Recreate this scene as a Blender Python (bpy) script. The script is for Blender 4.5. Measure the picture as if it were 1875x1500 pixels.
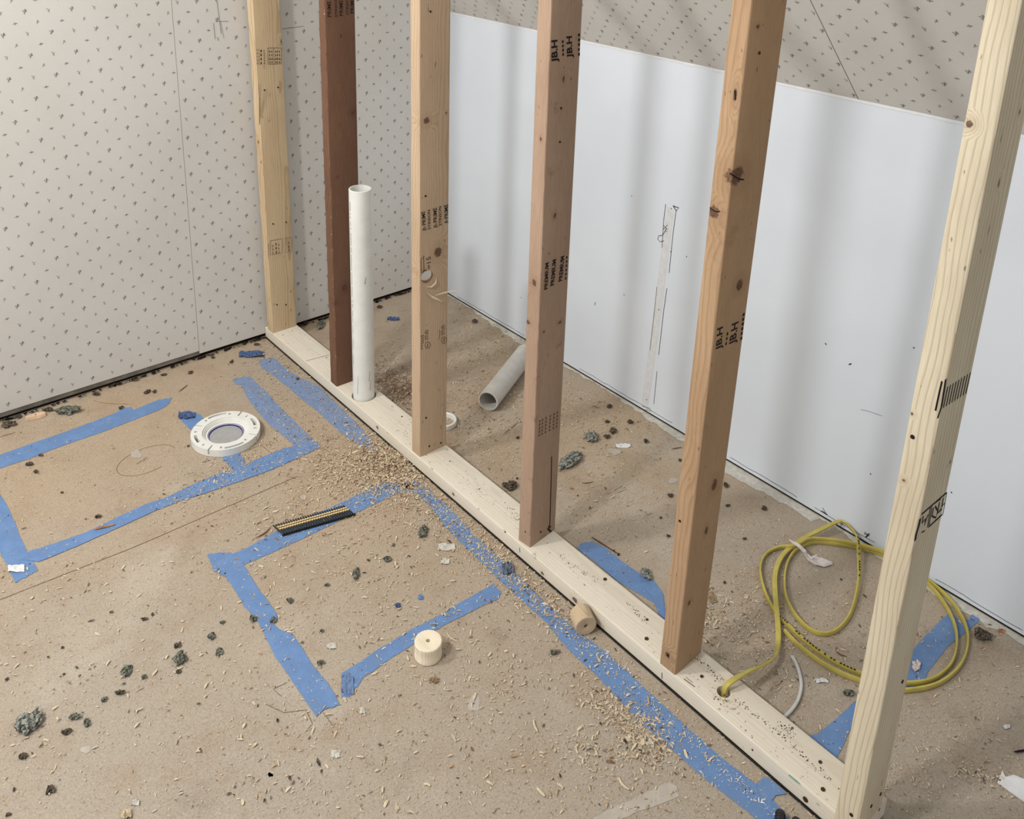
import bpy, bmesh, math, random
from mathutils import Vector, Matrix, noise as mnoise
import numpy as np

C = bpy.context.scene
COL = C.collection
for o in list(bpy.data.objects):
    bpy.data.objects.remove(o)

# ------------------------------------------------------------------ camera
CAM = Vector((-1.1163, -2.4702, 1.4550))
YAW, PITCH, ROLL, F, PX, PY = 0.7190, 0.2989, 0.0346, 1628.69, 938.64, 282.56
fw = Vector((math.sin(YAW) * math.cos(PITCH), math.cos(YAW) * math.cos(PITCH), -math.sin(PITCH)))
r0 = Vector((math.cos(YAW), -math.sin(YAW), 0)); u0 = r0.cross(fw)
RT = math.cos(ROLL) * r0 + math.sin(ROLL) * u0
UP = -math.sin(ROLL) * r0 + math.cos(ROLL) * u0
cd = bpy.data.cameras.new('camera'); cam = bpy.data.objects.new('camera', cd); COL.objects.link(cam)
cd.sensor_fit = 'HORIZONTAL'; cd.sensor_width = 36; cd.lens = F * 36 / 1875
cd.shift_x = (937.5 - PX) / 1875; cd.shift_y = (PY - 750) / 1875
cd.clip_start = 0.05
cam.matrix_world = Matrix(((RT.x, UP.x, -fw.x, CAM.x), (RT.y, UP.y, -fw.y, CAM.y), (RT.z, UP.z, -fw.z, CAM.z), (0, 0, 0, 1)))
C.camera = cam

# ------------------------------------------------------------------ light
wd = bpy.data.worlds.new('world'); C.world = wd; wd.use_nodes = True
bg = wd.node_tree.nodes['Background']; bg.inputs[0].default_value = (0.94, 0.965, 1.0, 1); bg.inputs[1].default_value = 0.62
def lamp(name, loc, tgt, size, power, col):
    l = bpy.data.lights.new(name, 'AREA'); l.shape = 'DISK'; l.size = size; l.energy = power; l.color = col
    o = bpy.data.objects.new(name, l); COL.objects.link(o); o.location = loc
    o.rotation_euler = (Vector(tgt) - Vector(loc)).to_track_quat('-Z', 'Y').to_euler()
    return o
lamp('ceiling_lamp', (-1.85, -0.50, 2.15), (0.1, -0.7, 0.2), 0.26, 30, (1.0, 0.985, 0.965))
lamp('ceiling_lamp', (-1.95, -1.55, 2.15), (0.1, -1.3, 0.2), 0.24, 28, (1.0, 0.985, 0.965))
C.view_settings.view_transform = 'Standard'; C.view_settings.look = 'None'
C.view_settings.gamma = 1; C.view_settings.use_curve_mapping = False
C.view_settings.exposure = 0.0

# ------------------------------------------------------------------ geometry of the place
W, H, SLOPE = 0.665, 1.031, 0.7499          # low wall at x=W, its height, pitch of the sloped ceiling
PT = 0.040                                    # top of the sole plate
FLAT = 2.30                                   # flat ceiling
rnd = random.Random(7)

def ray(q):
    return fw + RT * ((q[0] - PX) / F) - UP * ((q[1] - PY) / F)
def fl(q, z=0.0):
    d = ray(q); k = (z - CAM.z) / d.z; return CAM + d * k
def onx(q, x):
    d = ray(q); k = (x - CAM.x) / d.x; return CAM + d * k
def ony(q, y):
    d = ray(q); k = (y - CAM.y) / d.y; return CAM + d * k

# ------------------------------------------------------------------ helpers
def lin(c):
    return tuple(((v / 255) / 12.92 if v / 255 <= 0.04045 else ((v / 255 + 0.055) / 1.055) ** 2.4) for v in c) + (1,)
class MB:
    def __init__(s): s.v = []; s.f = []; s.m = []
    def add(s, vs, fs, m=0):
        n = len(s.v); s.v += [tuple(v) for v in vs]; s.f += [tuple(i + n for i in f) for f in fs]; s.m += [m] * len(fs)
    def box(s, a, b, m=0):
        x0, y0, z0 = a; x1, y1, z1 = b
        s.add([(x0, y0, z0), (x1, y0, z0), (x1, y1, z0), (x0, y1, z0), (x0, y0, z1), (x1, y0, z1), (x1, y1, z1), (x0, y1, z1)],
              [(0, 3, 2, 1), (4, 5, 6, 7), (0, 1, 5, 4), (1, 2, 6, 5), (2, 3, 7, 6), (3, 0, 4, 7)], m)
    def build(s, name, mats, parent=None, org=None, smooth=False):
        if org is None:
            a = np.array(s.v); lo, hi = a.min(0), a.max(0)
            org = Vector(((lo[0] + hi[0]) / 2, (lo[1] + hi[1]) / 2, lo[2]))
        org = Vector(org)
        me = bpy.data.meshes.new(name)
        me.from_pydata([(v[0] - org.x, v[1] - org.y, v[2] - org.z) for v in s.v], [], s.f)
        if not isinstance(mats, (list, tuple)): mats = [mats]
        for m in mats: me.materials.append(m)
        me.polygons.foreach_set('material_index', s.m)
        if smooth: me.polygons.foreach_set('use_smooth', [True] * len(s.f))
        me.update()
        o = bpy.data.objects.new(name, me); COL.objects.link(o); o.location = org
        if parent: attach(o, parent)
        return o
def attach(o, parent):
    w = o.location.copy(); o.parent = parent
    p = parent; base = Vector((0, 0, 0))
    while p: base += p.location; p = p.parent
    o.location = w - base
def tag(o, label=None, cat=None, group=None, kind=None):
    if label: o['label'] = label
    if cat: o['category'] = cat
    if group: o['group'] = group
    if kind: o['kind'] = kind
    return o
def fixn(o):
    bm = bmesh.new(); bm.from_mesh(o.data); bmesh.ops.recalc_face_normals(bm, faces=bm.faces); bm.to_mesh(o.data); bm.free(); return o
def smooth_by_angle(o, a=40):
    me = o.data; me.polygons.foreach_set('use_smooth', [True] * len(me.polygons)); me.set_sharp_from_angle(angle=math.radians(a)); return o

# ------------------------------------------------------------------ materials
class N:
    def __init__(s, name):
        s.mat = bpy.data.materials.new(name); s.mat.use_nodes = True; s.t = s.mat.node_tree
        s.b = s.t.nodes['Principled BSDF']; s.b.inputs['Roughness'].default_value = 0.85
        s.b.inputs['Specular IOR Level'].default_value = 0.25
    def n(s, typ, ins=None, **kw):
        x = s.t.nodes.new(typ)
        for k, v in kw.items(): setattr(x, k, v)
        for k, v in (ins or {}).items():
            if isinstance(v, bpy.types.NodeSocket): s.t.links.new(v, x.inputs[k])
            else: x.inputs[k].default_value = v
        return x
    def math(s, op, a, b=0.0, c=0.0, clamp=False):
        return s.n('ShaderNodeMath', {0: a, 1: b, 2: c}, operation=op, use_clamp=clamp).outputs[0]
    def vm(s, op, a, b):
        x = s.n('ShaderNodeVectorMath', {0: a, 1: b}, operation=op); return x.outputs[1] if op == 'LENGTH' else x.outputs[0]
    def mix(s, f, a, b, mode='MIX'):
        return s.n('ShaderNodeMix', {'Factor': f, 'A': a, 'B': b} if 0 else {0: f, 6: a, 7: b}, data_type='RGBA', blend_type=mode).outputs[2]
    def ramp(s, f, lo, hi, a=0.0, b=1.0):
        return s.n('ShaderNodeMapRange', {0: f, 1: lo, 2: hi, 3: a, 4: b}, interpolation_type='SMOOTHSTEP').outputs[0]
    def noise(s, vec, scale, detail=3, rough=0.55, out=0):
        return s.n('ShaderNodeTexNoise', {'Vector': vec, 'Scale': scale, 'Detail': detail, 'Roughness': rough}).outputs[out]
    def obj(s): return s.n('ShaderNodeTexCoord').outputs['Object']
    def col(s, v): s.t.links.new(v, s.b.inputs['Base Color'])
    def bump(s, h, dist=0.001, st=0.5):
        x = s.n('ShaderNodeBump', {'Height': h, 'Distance': dist, 'Strength': st}); s.t.links.new(x.outputs[0], s.b.inputs['Normal'])

def plain(name, c, rough=0.8, var=0.12, scale=60, bump=0.0, spec=0.25, metal=0.0):
    m = N(name); m.b.inputs['Roughness'].default_value = rough; m.b.inputs['Specular IOR Level'].default_value = spec
    m.b.inputs['Metallic'].default_value = metal
    a = lin(c); f = m.noise(m.obj(), scale, 4)
    d = tuple(x * (1 - 2 * var) for x in a[:3]) + (1,)
    m.col(m.mix(m.ramp(f, 0.3, 0.7), d, a))
    if bump: m.bump(f, 0.001, bump)
    return m.mat

def wood(name, light, dark, pith=(0.05, 0.09), ring=95, knots=(), axis='z', contrast=0.6, stain=None, streak=None, fine=0.25, gl=0.45):
    """sawn softwood: growth rings around a pith, long fibres, knots that the grain flows around"""
    m = N(name); P = m.obj()
    k_all = None; halo_all = None
    for (kx, ky, kz, kr, el) in knots:
        dv = m.vm('SUBTRACT', P, (kx, ky, kz))
        dv = m.vm('MULTIPLY', dv, (1 / kr, 1 / kr, 1 / (kr * el)) if axis == 'z' else (1 / kr, 1 / (kr * el), 1 / kr))
        nz = m.noise(P, 160, 2)
        d = m.math('ADD', m.vm('LENGTH', dv, (0, 0, 0)), m.math('MULTIPLY', m.math('SUBTRACT', nz, 0.5), 0.9))
        k = m.ramp(d, 0.75, 1.15, 1, 0); h = m.ramp(d, 1.0, 4.5, 1, 0)
        k_all = k if k_all is None else m.math('MAXIMUM', k_all, k)
        halo_all = h if halo_all is None else m.math('MAXIMUM', halo_all, h)
    st = (1, 1, 0.035) if axis == 'z' else (1, 0.035, 1)
    Q = m.vm('MULTIPLY', P, st)
    wob = m.noise(m.vm('MULTIPLY', P, (4, 4, 1.6) if axis == 'z' else (4, 1.6, 4)), 1.7, 2, 0.5, 1)
    Q = m.vm('ADD', Q, m.vm('MULTIPLY', m.vm('SUBTRACT', wob, (0.5, 0.5, 0.5)), (0.03, 0.03, 0.03)))
    if halo_all is not None:
        cx = m.n('ShaderNodeCombineXYZ', {0: m.math('MULTIPLY', halo_all, 0.011), 1: m.math('MULTIPLY', halo_all, 0.009), 2: 0.0}).outputs[0]
        Q = m.vm('ADD', Q, cx)
    if axis == 'z':
        Q2 = m.vm('ADD', Q, (-pith[0], -pith[1], 0))
    else:
        Q2 = m.vm('ADD', Q, (-pith[0], 0, -pith[1]))
    wv = m.n('ShaderNodeTexWave', {'Vector': Q2, 'Scale': ring, 'Distortion': 1.2, 'Detail': 2.0, 'Detail Scale': 0.6},
             wave_type='RINGS', rings_direction='Z' if axis == 'z' else 'Y', wave_profile='SAW').outputs[1]
    g = m.ramp(wv, gl, 1.0)
    fib = m.noise(m.vm('MULTIPLY', P, (1, 1, 0.03) if axis == 'z' else (1, 0.03, 1)), 900, 3, 0.6)
    mot = m.noise(m.vm('MULTIPLY', P, (1, 1, 0.25) if axis == 'z' else (1, 0.25, 1)), 14, 3)
    L, D = lin(light), lin(dark)
    c = m.mix(m.math('MULTIPLY', g, contrast), L, D)
    c = m.mix(m.ramp(mot, 0.35, 0.75, 0, 0.35), c, D)
    c = m.mix(m.ramp(fib, 0.35, 0.75, 0, fine), c, tuple(x * 0.55 for x in D[:3]) + (1,))
    fk = m.noise(m.vm('MULTIPLY', P, (1, 1, 0.3) if axis == 'z' else (1, 0.3, 1)), 150, 1, 0.5)
    c = m.mix(m.ramp(fk, 0.74, 0.80, 0, 0.7), c, tuple(x * 0.35 for x in D[:3]) + (1,))
    if stain:
        sn = m.noise(P, stain[1], 4, 0.7)
        c = m.mix(m.ramp(sn, stain[2], stain[2] + 0.12, 0, stain[3]), c, lin(stain[0]))
    if k_all is not None:
        kc = m.mix(m.ramp(m.noise(P, 250, 3), 0.3, 0.7), (0.055, 0.026, 0.018, 1), (0.15, 0.075, 0.045, 1))
        c = m.mix(m.math('MULTIPLY', m.ramp(halo_all, 0.45, 1.0), 0.32), c, D)
        c = m.mix(m.math('MULTIPLY', k_all, 0.88), c, kc)
    m.col(c)
    m.bump(m.math('ADD', m.math('MULTIPLY', fib, 0.6), m.math('MULTIPLY', g, -0.3)), 0.0006, 0.45)
    return m.mat

def floor_mat():
    m = N('particle_board'); P = m.obj()
    big = m.noise(P, 1.6, 3); mid = m.noise(P, 9, 4, 0.65); fin = m.noise(P, 260, 3, 0.7); fin2 = m.noise(P, 620, 2, 0.7)
    c = m.mix(m.ramp(big, 0.35, 0.65), lin((174, 155, 131)), lin((167, 154, 137)))
    sx = m.n('ShaderNodeSeparateXYZ', {0: P}).outputs
    near = m.ramp(m.math('ADD', m.math('MULTIPLY', sx[0], -0.6), m.math('MULTIPLY', sx[1], -0.8)), 0.55, 1.5)
    c = m.mix(m.math('MULTIPLY', near, 0.75), c, lin((163, 154, 141)))
    c = m.mix(m.ramp(mid, 0.45, 0.72, 0, 0.35), c, lin((150, 124, 98)))
    dirt = m.noise(P, 4.2, 6, 0.75)
    c = m.mix(m.ramp(dirt, 0.56, 0.74, 0, 0.5), c, lin((128, 112, 96)))
    pale = m.noise(m.vm('ADD', P, (5, 3, 1)), 3.1, 5, 0.6)
    c = m.mix(m.ramp(pale, 0.55, 0.7, 0, 0.4), c, lin((190, 181, 167)))
    c = m.mix(m.ramp(fin, 0.50, 0.70, 0, 0.5), c, lin((120, 98, 78)))
    c = m.mix(m.ramp(fin2, 0.56, 0.72, 0, 0.6), c, lin((222, 208, 184)))
    st = m.noise(m.vm('MULTIPLY', m.n('ShaderNodeMapping', {0: P, 2: (0, 0, 0.7)}).outputs[0], (1, 0.12, 1)), 500, 2)
    c = m.mix(m.ramp(st, 0.62, 0.78, 0, 0.35), c, lin((105, 85, 66)))
    m.col(c); m.bump(m.math('ADD', fin, m.math('MULTIPLY', mid, 0.6)), 0.0016, 0.6)
    m.b.inputs['Roughness'].default_value = 0.8
    return m.mat
def wallpaper_mat():
    m = N('wallpaper'); P = m.obj()
    f = m.noise(P, 3.0, 3); g = m.noise(P, 300, 3)
    c = m.mix(m.ramp(f, 0.3, 0.7), lin((214, 212, 207)), lin((208, 205, 199)))
    c = m.mix(m.ramp(g, 0.55, 0.75, 0, 0.12), c, lin((170, 168, 160)))
    m.col(c); m.bump(g, 0.0004, 0.3); m.b.inputs['Roughness'].default_value = 0.6; return m.mat
def paint_mat():
    m = N('white_wall_paint'); P = m.obj()
    f = m.noise(P, 2.2, 3); g = m.noise(P, 240, 4); sc = m.noise(P, 34, 5, 0.75)
    c = m.mix(m.ramp(f, 0.35, 0.65), lin((214, 220, 227)), lin((208, 214, 221)))
    c = m.mix(m.ramp(sc, 0.68, 0.8, 0, 0.2), c, lin((170, 172, 176)))
    m.col(c); m.bump(g, 0.0005, 0.3); m.b.inputs['Roughness'].default_value = 0.6; return m.mat
def tape_mat(name='blue_painters_tape', dust=0.62):
    m = N(name); P = m.obj()
    cr = m.noise(m.vm('MULTIPLY', P, (1, 1, 1)), 420, 2, 0.7); big = m.noise(P, 22, 3, 0.6); sp = m.noise(P, 520, 3, 0.8)
    c = m.mix(m.ramp(big, 0.3, 0.7), lin((106, 138, 182)), lin((92, 125, 172)))
    c = m.mix(m.ramp(cr, 0.4, 0.8, 0, 0.3), c, lin((132, 154, 190)))
    c = m.mix(m.math('MULTIPLY', m.ramp(sp, dust, dust + 0.12), 0.75), c, lin((186, 168, 142)))
    c = m.mix(m.ramp(big, 0.5, 0.75, 0, 0.30), c, lin((142, 146, 152)))
    m.col(c); m.bump(cr, 0.0004, 0.4); m.b.inputs['Roughness'].default_value = 0.7; return m.mat

M = {}
M['floor'] = floor_mat(); M['paper'] = wallpaper_mat(); M['paint'] = paint_mat(); M['tape'] = tape_mat()
M['tape2'] = tape_mat('clean_blue_tape', 0.8); M['taped'] = tape_mat('dusty_blue_tape', 0.50)
M['sprig'] = plain('grey_green_print', (146, 149, 147), var=0.2, scale=90)
M['board'] = plain('gypsum_edge', (128, 122, 112), var=0.2, scale=30)
M['darkgap'] = plain('dark_gap', (38, 33, 28), var=0.3, scale=50)
M['ink'] = plain('black_ink', (38, 30, 27), var=0.25, scale=300)
M['ink2'] = plain('faded_ink', (112, 88, 70), var=0.2, scale=300)
M['blackink'] = plain('solid_black_ink', (20, 19, 20), var=0.2, scale=300)
M['pencil'] = plain('pencil_grey', (120, 120, 118), var=0.2, scale=200)
M['pencil_dark'] = plain('dark_pencil', (70, 68, 68), var=0.2, scale=200)
M['floorpencil'] = plain('pencil_on_board', (128, 112, 94), var=0.15, scale=200)
M['pvc'] = plain('white_pvc', (228, 228, 222), rough=0.35, var=0.04, scale=25, spec=0.5)
M['pvcdust'] = plain('dusty_pvc', (205, 202, 194), rough=0.5, var=0.06, scale=40, spec=0.4)
M['purple'] = plain('purple_primer', (78, 66, 140), rough=0.4, var=0.15, scale=90)
M['greycap'] = plain('grey_test_cap', (165, 165, 164), rough=0.5, var=0.05)
M['steel'] = plain('dark_nail_head', (52, 44, 40), rough=0.5, var=0.3, scale=300, metal=0.3)
M['nail'] = plain('black_coated_steel', (40, 42, 40), rough=0.35, var=0.25, scale=300, spec=0.6, metal=0.35)
M['collate'] = plain('cream_paper_strip', (222, 196, 146), var=0.12, scale=300)
M['collate_dark'] = plain('brown_glue_band', (58, 34, 22), var=0.2, scale=300)
M['yellow'] = plain('yellow_cable_jacket', (190, 175, 88), rough=0.45, var=0.08, scale=40, spec=0.4)
M['whitewire'] = plain('white_wire_jacket', (200, 200, 196), rough=0.5, var=0.06)
M['tie'] = plain('white_plastic_film', (225, 215, 210), rough=0.4, var=0.15, scale=80)
def crumbm(name, a, d, sc=170):
    m = N(name); P = m.obj(); f = m.noise(P, sc, 5, 0.7)
    m.col(m.mix(m.ramp(f, 0.40, 0.60), lin(d), lin(a))); m.bump(f, 0.002, 0.9); return m.mat
M['crumb'] = crumbm('grey_green_crumb', (134, 136, 120), (50, 50, 46)); M['crumb2'] = crumbm('dark_brown_crumb', (112, 100, 84), (44, 38, 34)); M['crumb3'] = crumbm('light_grey_crumb', (158, 160, 150), (66, 68, 64))
M['tan'] = plain('tan_crumb', (165, 140, 110), var=0.3, scale=160, bump=0.6)
M['orange'] = plain('orange_chip', (188, 134, 98), var=0.25, scale=100)
M['peach'] = plain('fresh_wood_chip', (222, 192, 160), var=0.12, scale=70)
M['splinter'] = plain('brown_splinter', (120, 84, 58), var=0.25, scale=150)
M['shav'] = plain('pale_shaving', (214, 198, 170), var=0.1, scale=150)
M['shav2'] = plain('tan_shaving', (190, 164, 132), var=0.15, scale=150)
M['shav3'] = plain('red_brown_shaving', (138, 104, 80), var=0.2, scale=150)
M['plaster'] = plain('plaster', (205, 202, 192), var=0.12, scale=80)
M['chalk'] = plain('chalky_smear', (182, 174, 162), var=0.06, scale=40)
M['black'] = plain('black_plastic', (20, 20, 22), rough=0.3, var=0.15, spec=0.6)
M['paperw'] = plain('white_paper', (222, 222, 222), var=0.04)
M['teal'] = plain('teal_crayon', (120, 170, 148), var=0.15, scale=200)
M['rust'] = plain('rusty_steel', (92, 66, 50), rough=0.5, var=0.3, scale=200, metal=0.3)
M['bluecr'] = plain('crumpled_blue_tape', (84, 104, 146), var=0.3, scale=150)

# ------------------------------------------------------------------ floor
b = MB(); b.box((-3.2, -4.2, -0.02), (1.0, 0.2, 0.0))
floor = b.build('floor', M['floor'], org=(0, 0, -0.02)); tag(floor, 'worn tan particle board subfloor strewn with sawdust', kind='structure')

def ribbon(b, pts, w, m=0, nrm=Vector((0, 0, 1))):
    """flat stroke along pts (3D), width w, lying in the plane with normal nrm"""
    pts = [Vector(p) for p in pts]; L = []; R_ = []
    for i, p in enumerate(pts):
        a = pts[max(0, i - 1)]; c = pts[min(len(pts) - 1, i + 1)]; t = (c - a)
        if t.length < 1e-9: t = Vector((1, 0, 0))
        s = t.normalized().cross(nrm).normalized() * (w[i] if isinstance(w, list) else w) * 0.5
        L.append(p + s); R_.append(p - s)
    n = len(pts); b.add(L + R_, [(i, i + 1, n + i + 1, n + i) for i in range(n - 1)], m)
def dense(pts, step):
    out = []
    for a, c in zip(pts[:-1], pts[1:]):
        a = Vector(a); c = Vector(c); n = max(1, int((c - a).length / step))
        out += [a.lerp(c, i / n) for i in range(n)]
    return out + [Vector(pts[-1])]
def jit(pts, a, r=rnd):
    return [p + Vector((r.uniform(-a, a), r.uniform(-a, a), 0)) for p in pts]

# joints, pencil marks and smears on the floor board
b = MB()
for line in ([(0, 1098), (250, 1000), (545, 872)],): ribbon(b, jit(dense([fl(q, 0.0006) for q in line], 0.02), 0.0006), 0.0022)
b.build('panel_joint', M['floorpencil'], floor)
b = MB()
circ = [(268 + 54 * math.cos(t) - 6 * math.sin(t), 843 - 14 * math.cos(t) + 25 * math.sin(t)) for t in np.linspace(0.9, 5.9, 40)]
ribbon(b, dense([fl(q, 0.0006) for q in circ], 0.01), 0.0014)
for l in ([(448, 832), (462, 848)], [(478, 815), (500, 832)], [(448, 828), (482, 812)], [(250, 850), (268, 838), (262, 846)], [(515, 1275), (500, 1262), (525, 1250)],
          [(488, 1290), (520, 1305), (560, 1300), (572, 1325), (560, 1340)], [(592, 1305), (610, 1330)], [(1125, 898), (1140, 890), (1147, 896), (1130, 903)], [(895, 1090), (920, 1110)]):
    ribbon(b, dense([fl(q, 0.0006) for q in l], 0.01), 0.0014)
b.build('pencil_marks', M['floorpencil'], floor)
def blob(b, q, rx, ry=None, z=0.0007, n=18, m=0, rough=0.25, pix=True, seed=None):
    r = random.Random(seed if seed is not None else int(q[0] * 7 + q[1])); ry = ry or rx
    a = []
    ph = [r.uniform(0, 6.3) for _ in range(4)]
    for i in range(n):
        t = 2 * math.pi * i / n
        k = 1 + rough * (math.sin(2 * t + ph[0]) * 0.4 + math.sin(3 * t + ph[1]) * 0.4 + math.sin(5 * t + ph[2]) * 0.3 + r.uniform(-.3, .3))
        a.append((q[0] + rx * k * math.cos(t), q[1] + ry * k * math.sin(t)))
    vs = [fl(p, z) for p in a]; c = fl(q, z)
    b.add([c] + vs, [(0, 1 + i, 1 + (i + 1) % n) for i in range(n)], m)
b = MB()
for q, rx, ry in (((556, 911), 6, 4.5), ((1232, 880), 8, 5), ((775, 888), 6, 7), ((868, 1288), 13, 14), ((157, 1373), 9, 7), ((495, 1418), 7, 5), ((1125, 827), 12, 6), ((250, 832), 10, 7),
                 ((1495, 875 + 170), 3, 3), ((495, 1250 + 169), 5, 4)):
    blob(b, q, rx, ry)
b.build('plaster_spots', M['chalk'], floor)
b = MB()
for i in range(1):
    pl = [(1085, 1500), (1125, 1478), (1175, 1455), (1225, 1432), (1240, 1440), (1242, 1458), (1215, 1470), (1160, 1490), (1120, 1510)]
    vs = jit(dense([fl(q, 0.0006) for q in pl + pl[:1]], 0.01), 0.0012)[:-1]; c = sum(vs, Vector()) / len(vs)
    b.add([c] + vs, [(0, 1 + i, 1 + (i + 1) % len(vs)) for i in range(len(vs))])
b.build('adhesive_residue', M['chalk'], floor)
# caulk and plaster residue left on the floor along the low wall
b = MB()
r = random.Random(3); y = -0.02; top = []; bot = []
while y > -2.3:
    wv = 0.016 + 0.012 * math.sin(y * 9) + 0.010 * mnoise.noise(Vector((y * 30, 0, 0)))
    if -1.62 < y < -1.30: wv += 0.026
    top.append(Vector((W - 0.001, y, 0.0022))); bot.append(Vector((W - max(0.003, wv) + r.uniform(-.003, .003), y, 0.0008))); y -= 0.008
n = len(top); b.add(top + bot, [(i, i + 1, n + i + 1, n + i) for i in range(n - 1)])
b.build('plaster_residue', M['plaster'], floor)

# ------------------------------------------------------------------ walls and ceiling
def sprig(b, o, e, f, kind, sc, r):
    """one printed sprig; o centre, e/f in-plane axes"""
    nrm = e.cross(f)
    S = {0: [((-.2, -.9), (0, -.1), (.15, .9)), ((0, -.1), (.55, .25)), ((0, .1), (-.6, .35)), ((.1, .6), (.6, .8)), ((-.1, -.5), (-.6, -.35))],
         1: [((.2, -.8), (.05, .1)), ((.05, .1), (.5, .6)), ((.05, .1), (-.45, .7)), ((.0, -.4), (-.4, -.1))],
         2: [((-.7, -.1), (.7, .1)), ((.2, .1), (-.05, .6)), ((.3, .0), (.05, -.5))],
         3: [((-.5, -.6), (0, .1), (.1, .7)), ((0, .1), (.6, .1)), ((.0, .4), (-.4, .5))]}[kind]
    D = {0: [(.6, .35), (-.65, .45), (.2, .95)], 1: [(-.5, .75)], 2: [(.75, .1)], 3: [(.1, .75)]}[kind]
    R2 = r.uniform(-.15, .15); ca, sa = math.cos(R2), math.sin(R2)
    T = lambda p: o + e * ((p[0] * ca - p[1] * sa) * sc) + f * ((p[0] * sa + p[1] * ca) * sc)
    for st in S: ribbon(b, [T(p) for p in st], 0.0011 if kind in (1, 3) else 0.0014, 1, nrm)
    for d in D:
        c = Vector(d); k = .20 if kind in (1, 3) else .24
        b.add([T((d[0] + k * math.cos(t), d[1] + k * .8 * math.sin(t))) for t in (0, 1.05, 2.1, 3.14, 4.19, 5.24)], [(0, 1, 2, 3, 4, 5)], 1)
# back wall (left in the picture): wallpapered gypsum board that stops short of the floor
b = MB()
ZB = 0.012
SX = -0.2179
b.box((-3.2, 0.0, 0.026), (SX - 0.0012, 0.013, FLAT), 0); b.box((SX, 0.0004, 0.016), (W + 0.02, 0.013, FLAT), 0)
b.box((-3.2, 0.0015, ZB), (SX - 0.001, 0.013, 0.026), 2)
b.box((SX - 0.0012, 0.004, 0.016), (SX, 0.013, FLAT), 3)
b.box((-3.2, 0.013, -0.01), (W + 0.1, 0.03, FLAT), 4)
r = random.Random(11); row = 0; z = 0.045
while z < 1.75:
    x = -1.62 + (0.0272 if row % 2 else 0); i = 0
    while x < W - 0.01:
        k = ((i % 2) if row % 4 in (0,) else (i + 1) % 2 if row % 4 == 2 else 2 + (i % 2) if row % 4 == 1 else 2 + (i + 1) % 2)
        sprig(b, Vector((x + r.uniform(-.001, .001), -0.0004, z)), Vector((1, 0, 0)), Vector((0, 0, 1)), k, 0.0063, r)
        x += 0.0545; i += 1
    z += 0.0278; row += 1
wall = b.build('wall_left', [M['paper'], M['sprig'], M['board'], M['pencil'], M['darkgap']], org=(0, 0, 0)); tag(wall, 'wallpapered wall printed with small grey sprigs', kind='structure')
b = MB()
def wp(l, w): ribbon(b, [ony(q, -0.0006) for q in l], w, 0, Vector((0, -1, 0)))
wp([(397, 0), (401, 30), (405, 62)], .0012); wp([(394, 39), (418, 39)], .0012); wp([(391, 42), (394, 72)], .0012); wp([(404, 40), (410, 70)], .0010); wp([(517, 53), (556, 48)], .0012)
b.build('pencil_marks', M['pencil'], wall)
b = MB()
r = random.Random(5)
x = -1.3
while x < W:
    if r.random() < 0.75:
        n = 7; s = r.uniform(.004, .012); c = Vector((x, -0.004, 0.006))
        vs = [c + Vector((s * math.cos(k * .9) * r.uniform(.6, 1.4), r.uniform(-.008, .004), s * .5 * math.sin(k * .9) * r.uniform(.3, 1))) for k in range(n)]
        b.add(vs, [(0, 1, 2), (2, 3, 4), (4, 5, 6), (0, 2, 4), (0, 4, 6)], 0)
    x += 0.014
tag(b.build('torn_edge_debris', M['darkgap'], wall), kind='stuff')
# low wall (right): painted white, open gap and dark line at its foot
b = MB()
b.box((W, -4.2, 0.007), (W + 0.013, 0.0, H), 0)
b.box((W + 0.004, -4.2, -0.01), (W + 0.03, 0.02, H), 1)
knee = b.build('wall_right', [M['paint'], M['darkgap']], org=(W, 0, 0)); tag(knee, 'low white painted wall below the sloped wallpapered ceiling', kind='structure')
b = MB(); ST = [onx(q, W - 0.0003) for q in ((1222, 378), (1234, 386), (1212, 560), (1186, 752), (1174, 744), (1198, 560))]
b.add([ST[0], ST[1], ST[2], ST[3], ST[4], ST[5]], [(0, 1, 2, 5), (5, 2, 3, 4)]); b.build('filled_strip', plain('wall_filler', (209, 211, 211), var=.05), knee)
b = MB(); bd = MB()
def kp(l, w, bb=None): ribbon(bb or b, [onx(q, W - 0.0006) for q in l], w, 0, Vector((-1, 0, 0)))
for l, w in (([(1218.8, 374), (1215, 405), (1212, 454)], .0016), ([(1238, 385), (1232, 430), (1225, 500)], .0016), ([(1221, 528), (1215, 570), (1206, 650)], .0016), ([(1203, 525), (1196, 590), (1190, 642)], .0014),
             ([(1203, 680), (1197, 740)], .0014), ([(1216, 441), (1209, 443), (1204, 438), (1206, 432), (1213, 431)], .0018), ([(1213, 431), (1221, 418), (1217, 424), (1222, 424)], .0018),
             ([(1215, 413), (1222, 420)], .0016), ([(1222, 412), (1215, 420)], .0016), ([(1232, 377), (1243, 381), (1238, 386), (1233, 378)], .003),
             ([(1090, 553), (1089, 559)], .0018), ([(1576, 750), (1590, 753), (1615, 762)], .0008), ([(1503, 936), (1508, 938), (1515, 943)], .003), ([(1506, 930), (1512, 940)], .0014),
             ([(1582, 977), (1590, 981), (1585, 984), (1592, 977)], .0026), ([(1583, 974), (1592, 982)], .0018), ([(1554, 668), (1559, 666)], .003), ([(1511, 628), (1513, 632)], .0025),
             ([(1176, 744), (1190, 748), (1192, 753), (1178, 750)], .0012)):
    kp(l, w, bd)
kp([(1224, 120), (1223, 121)], .001)
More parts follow.
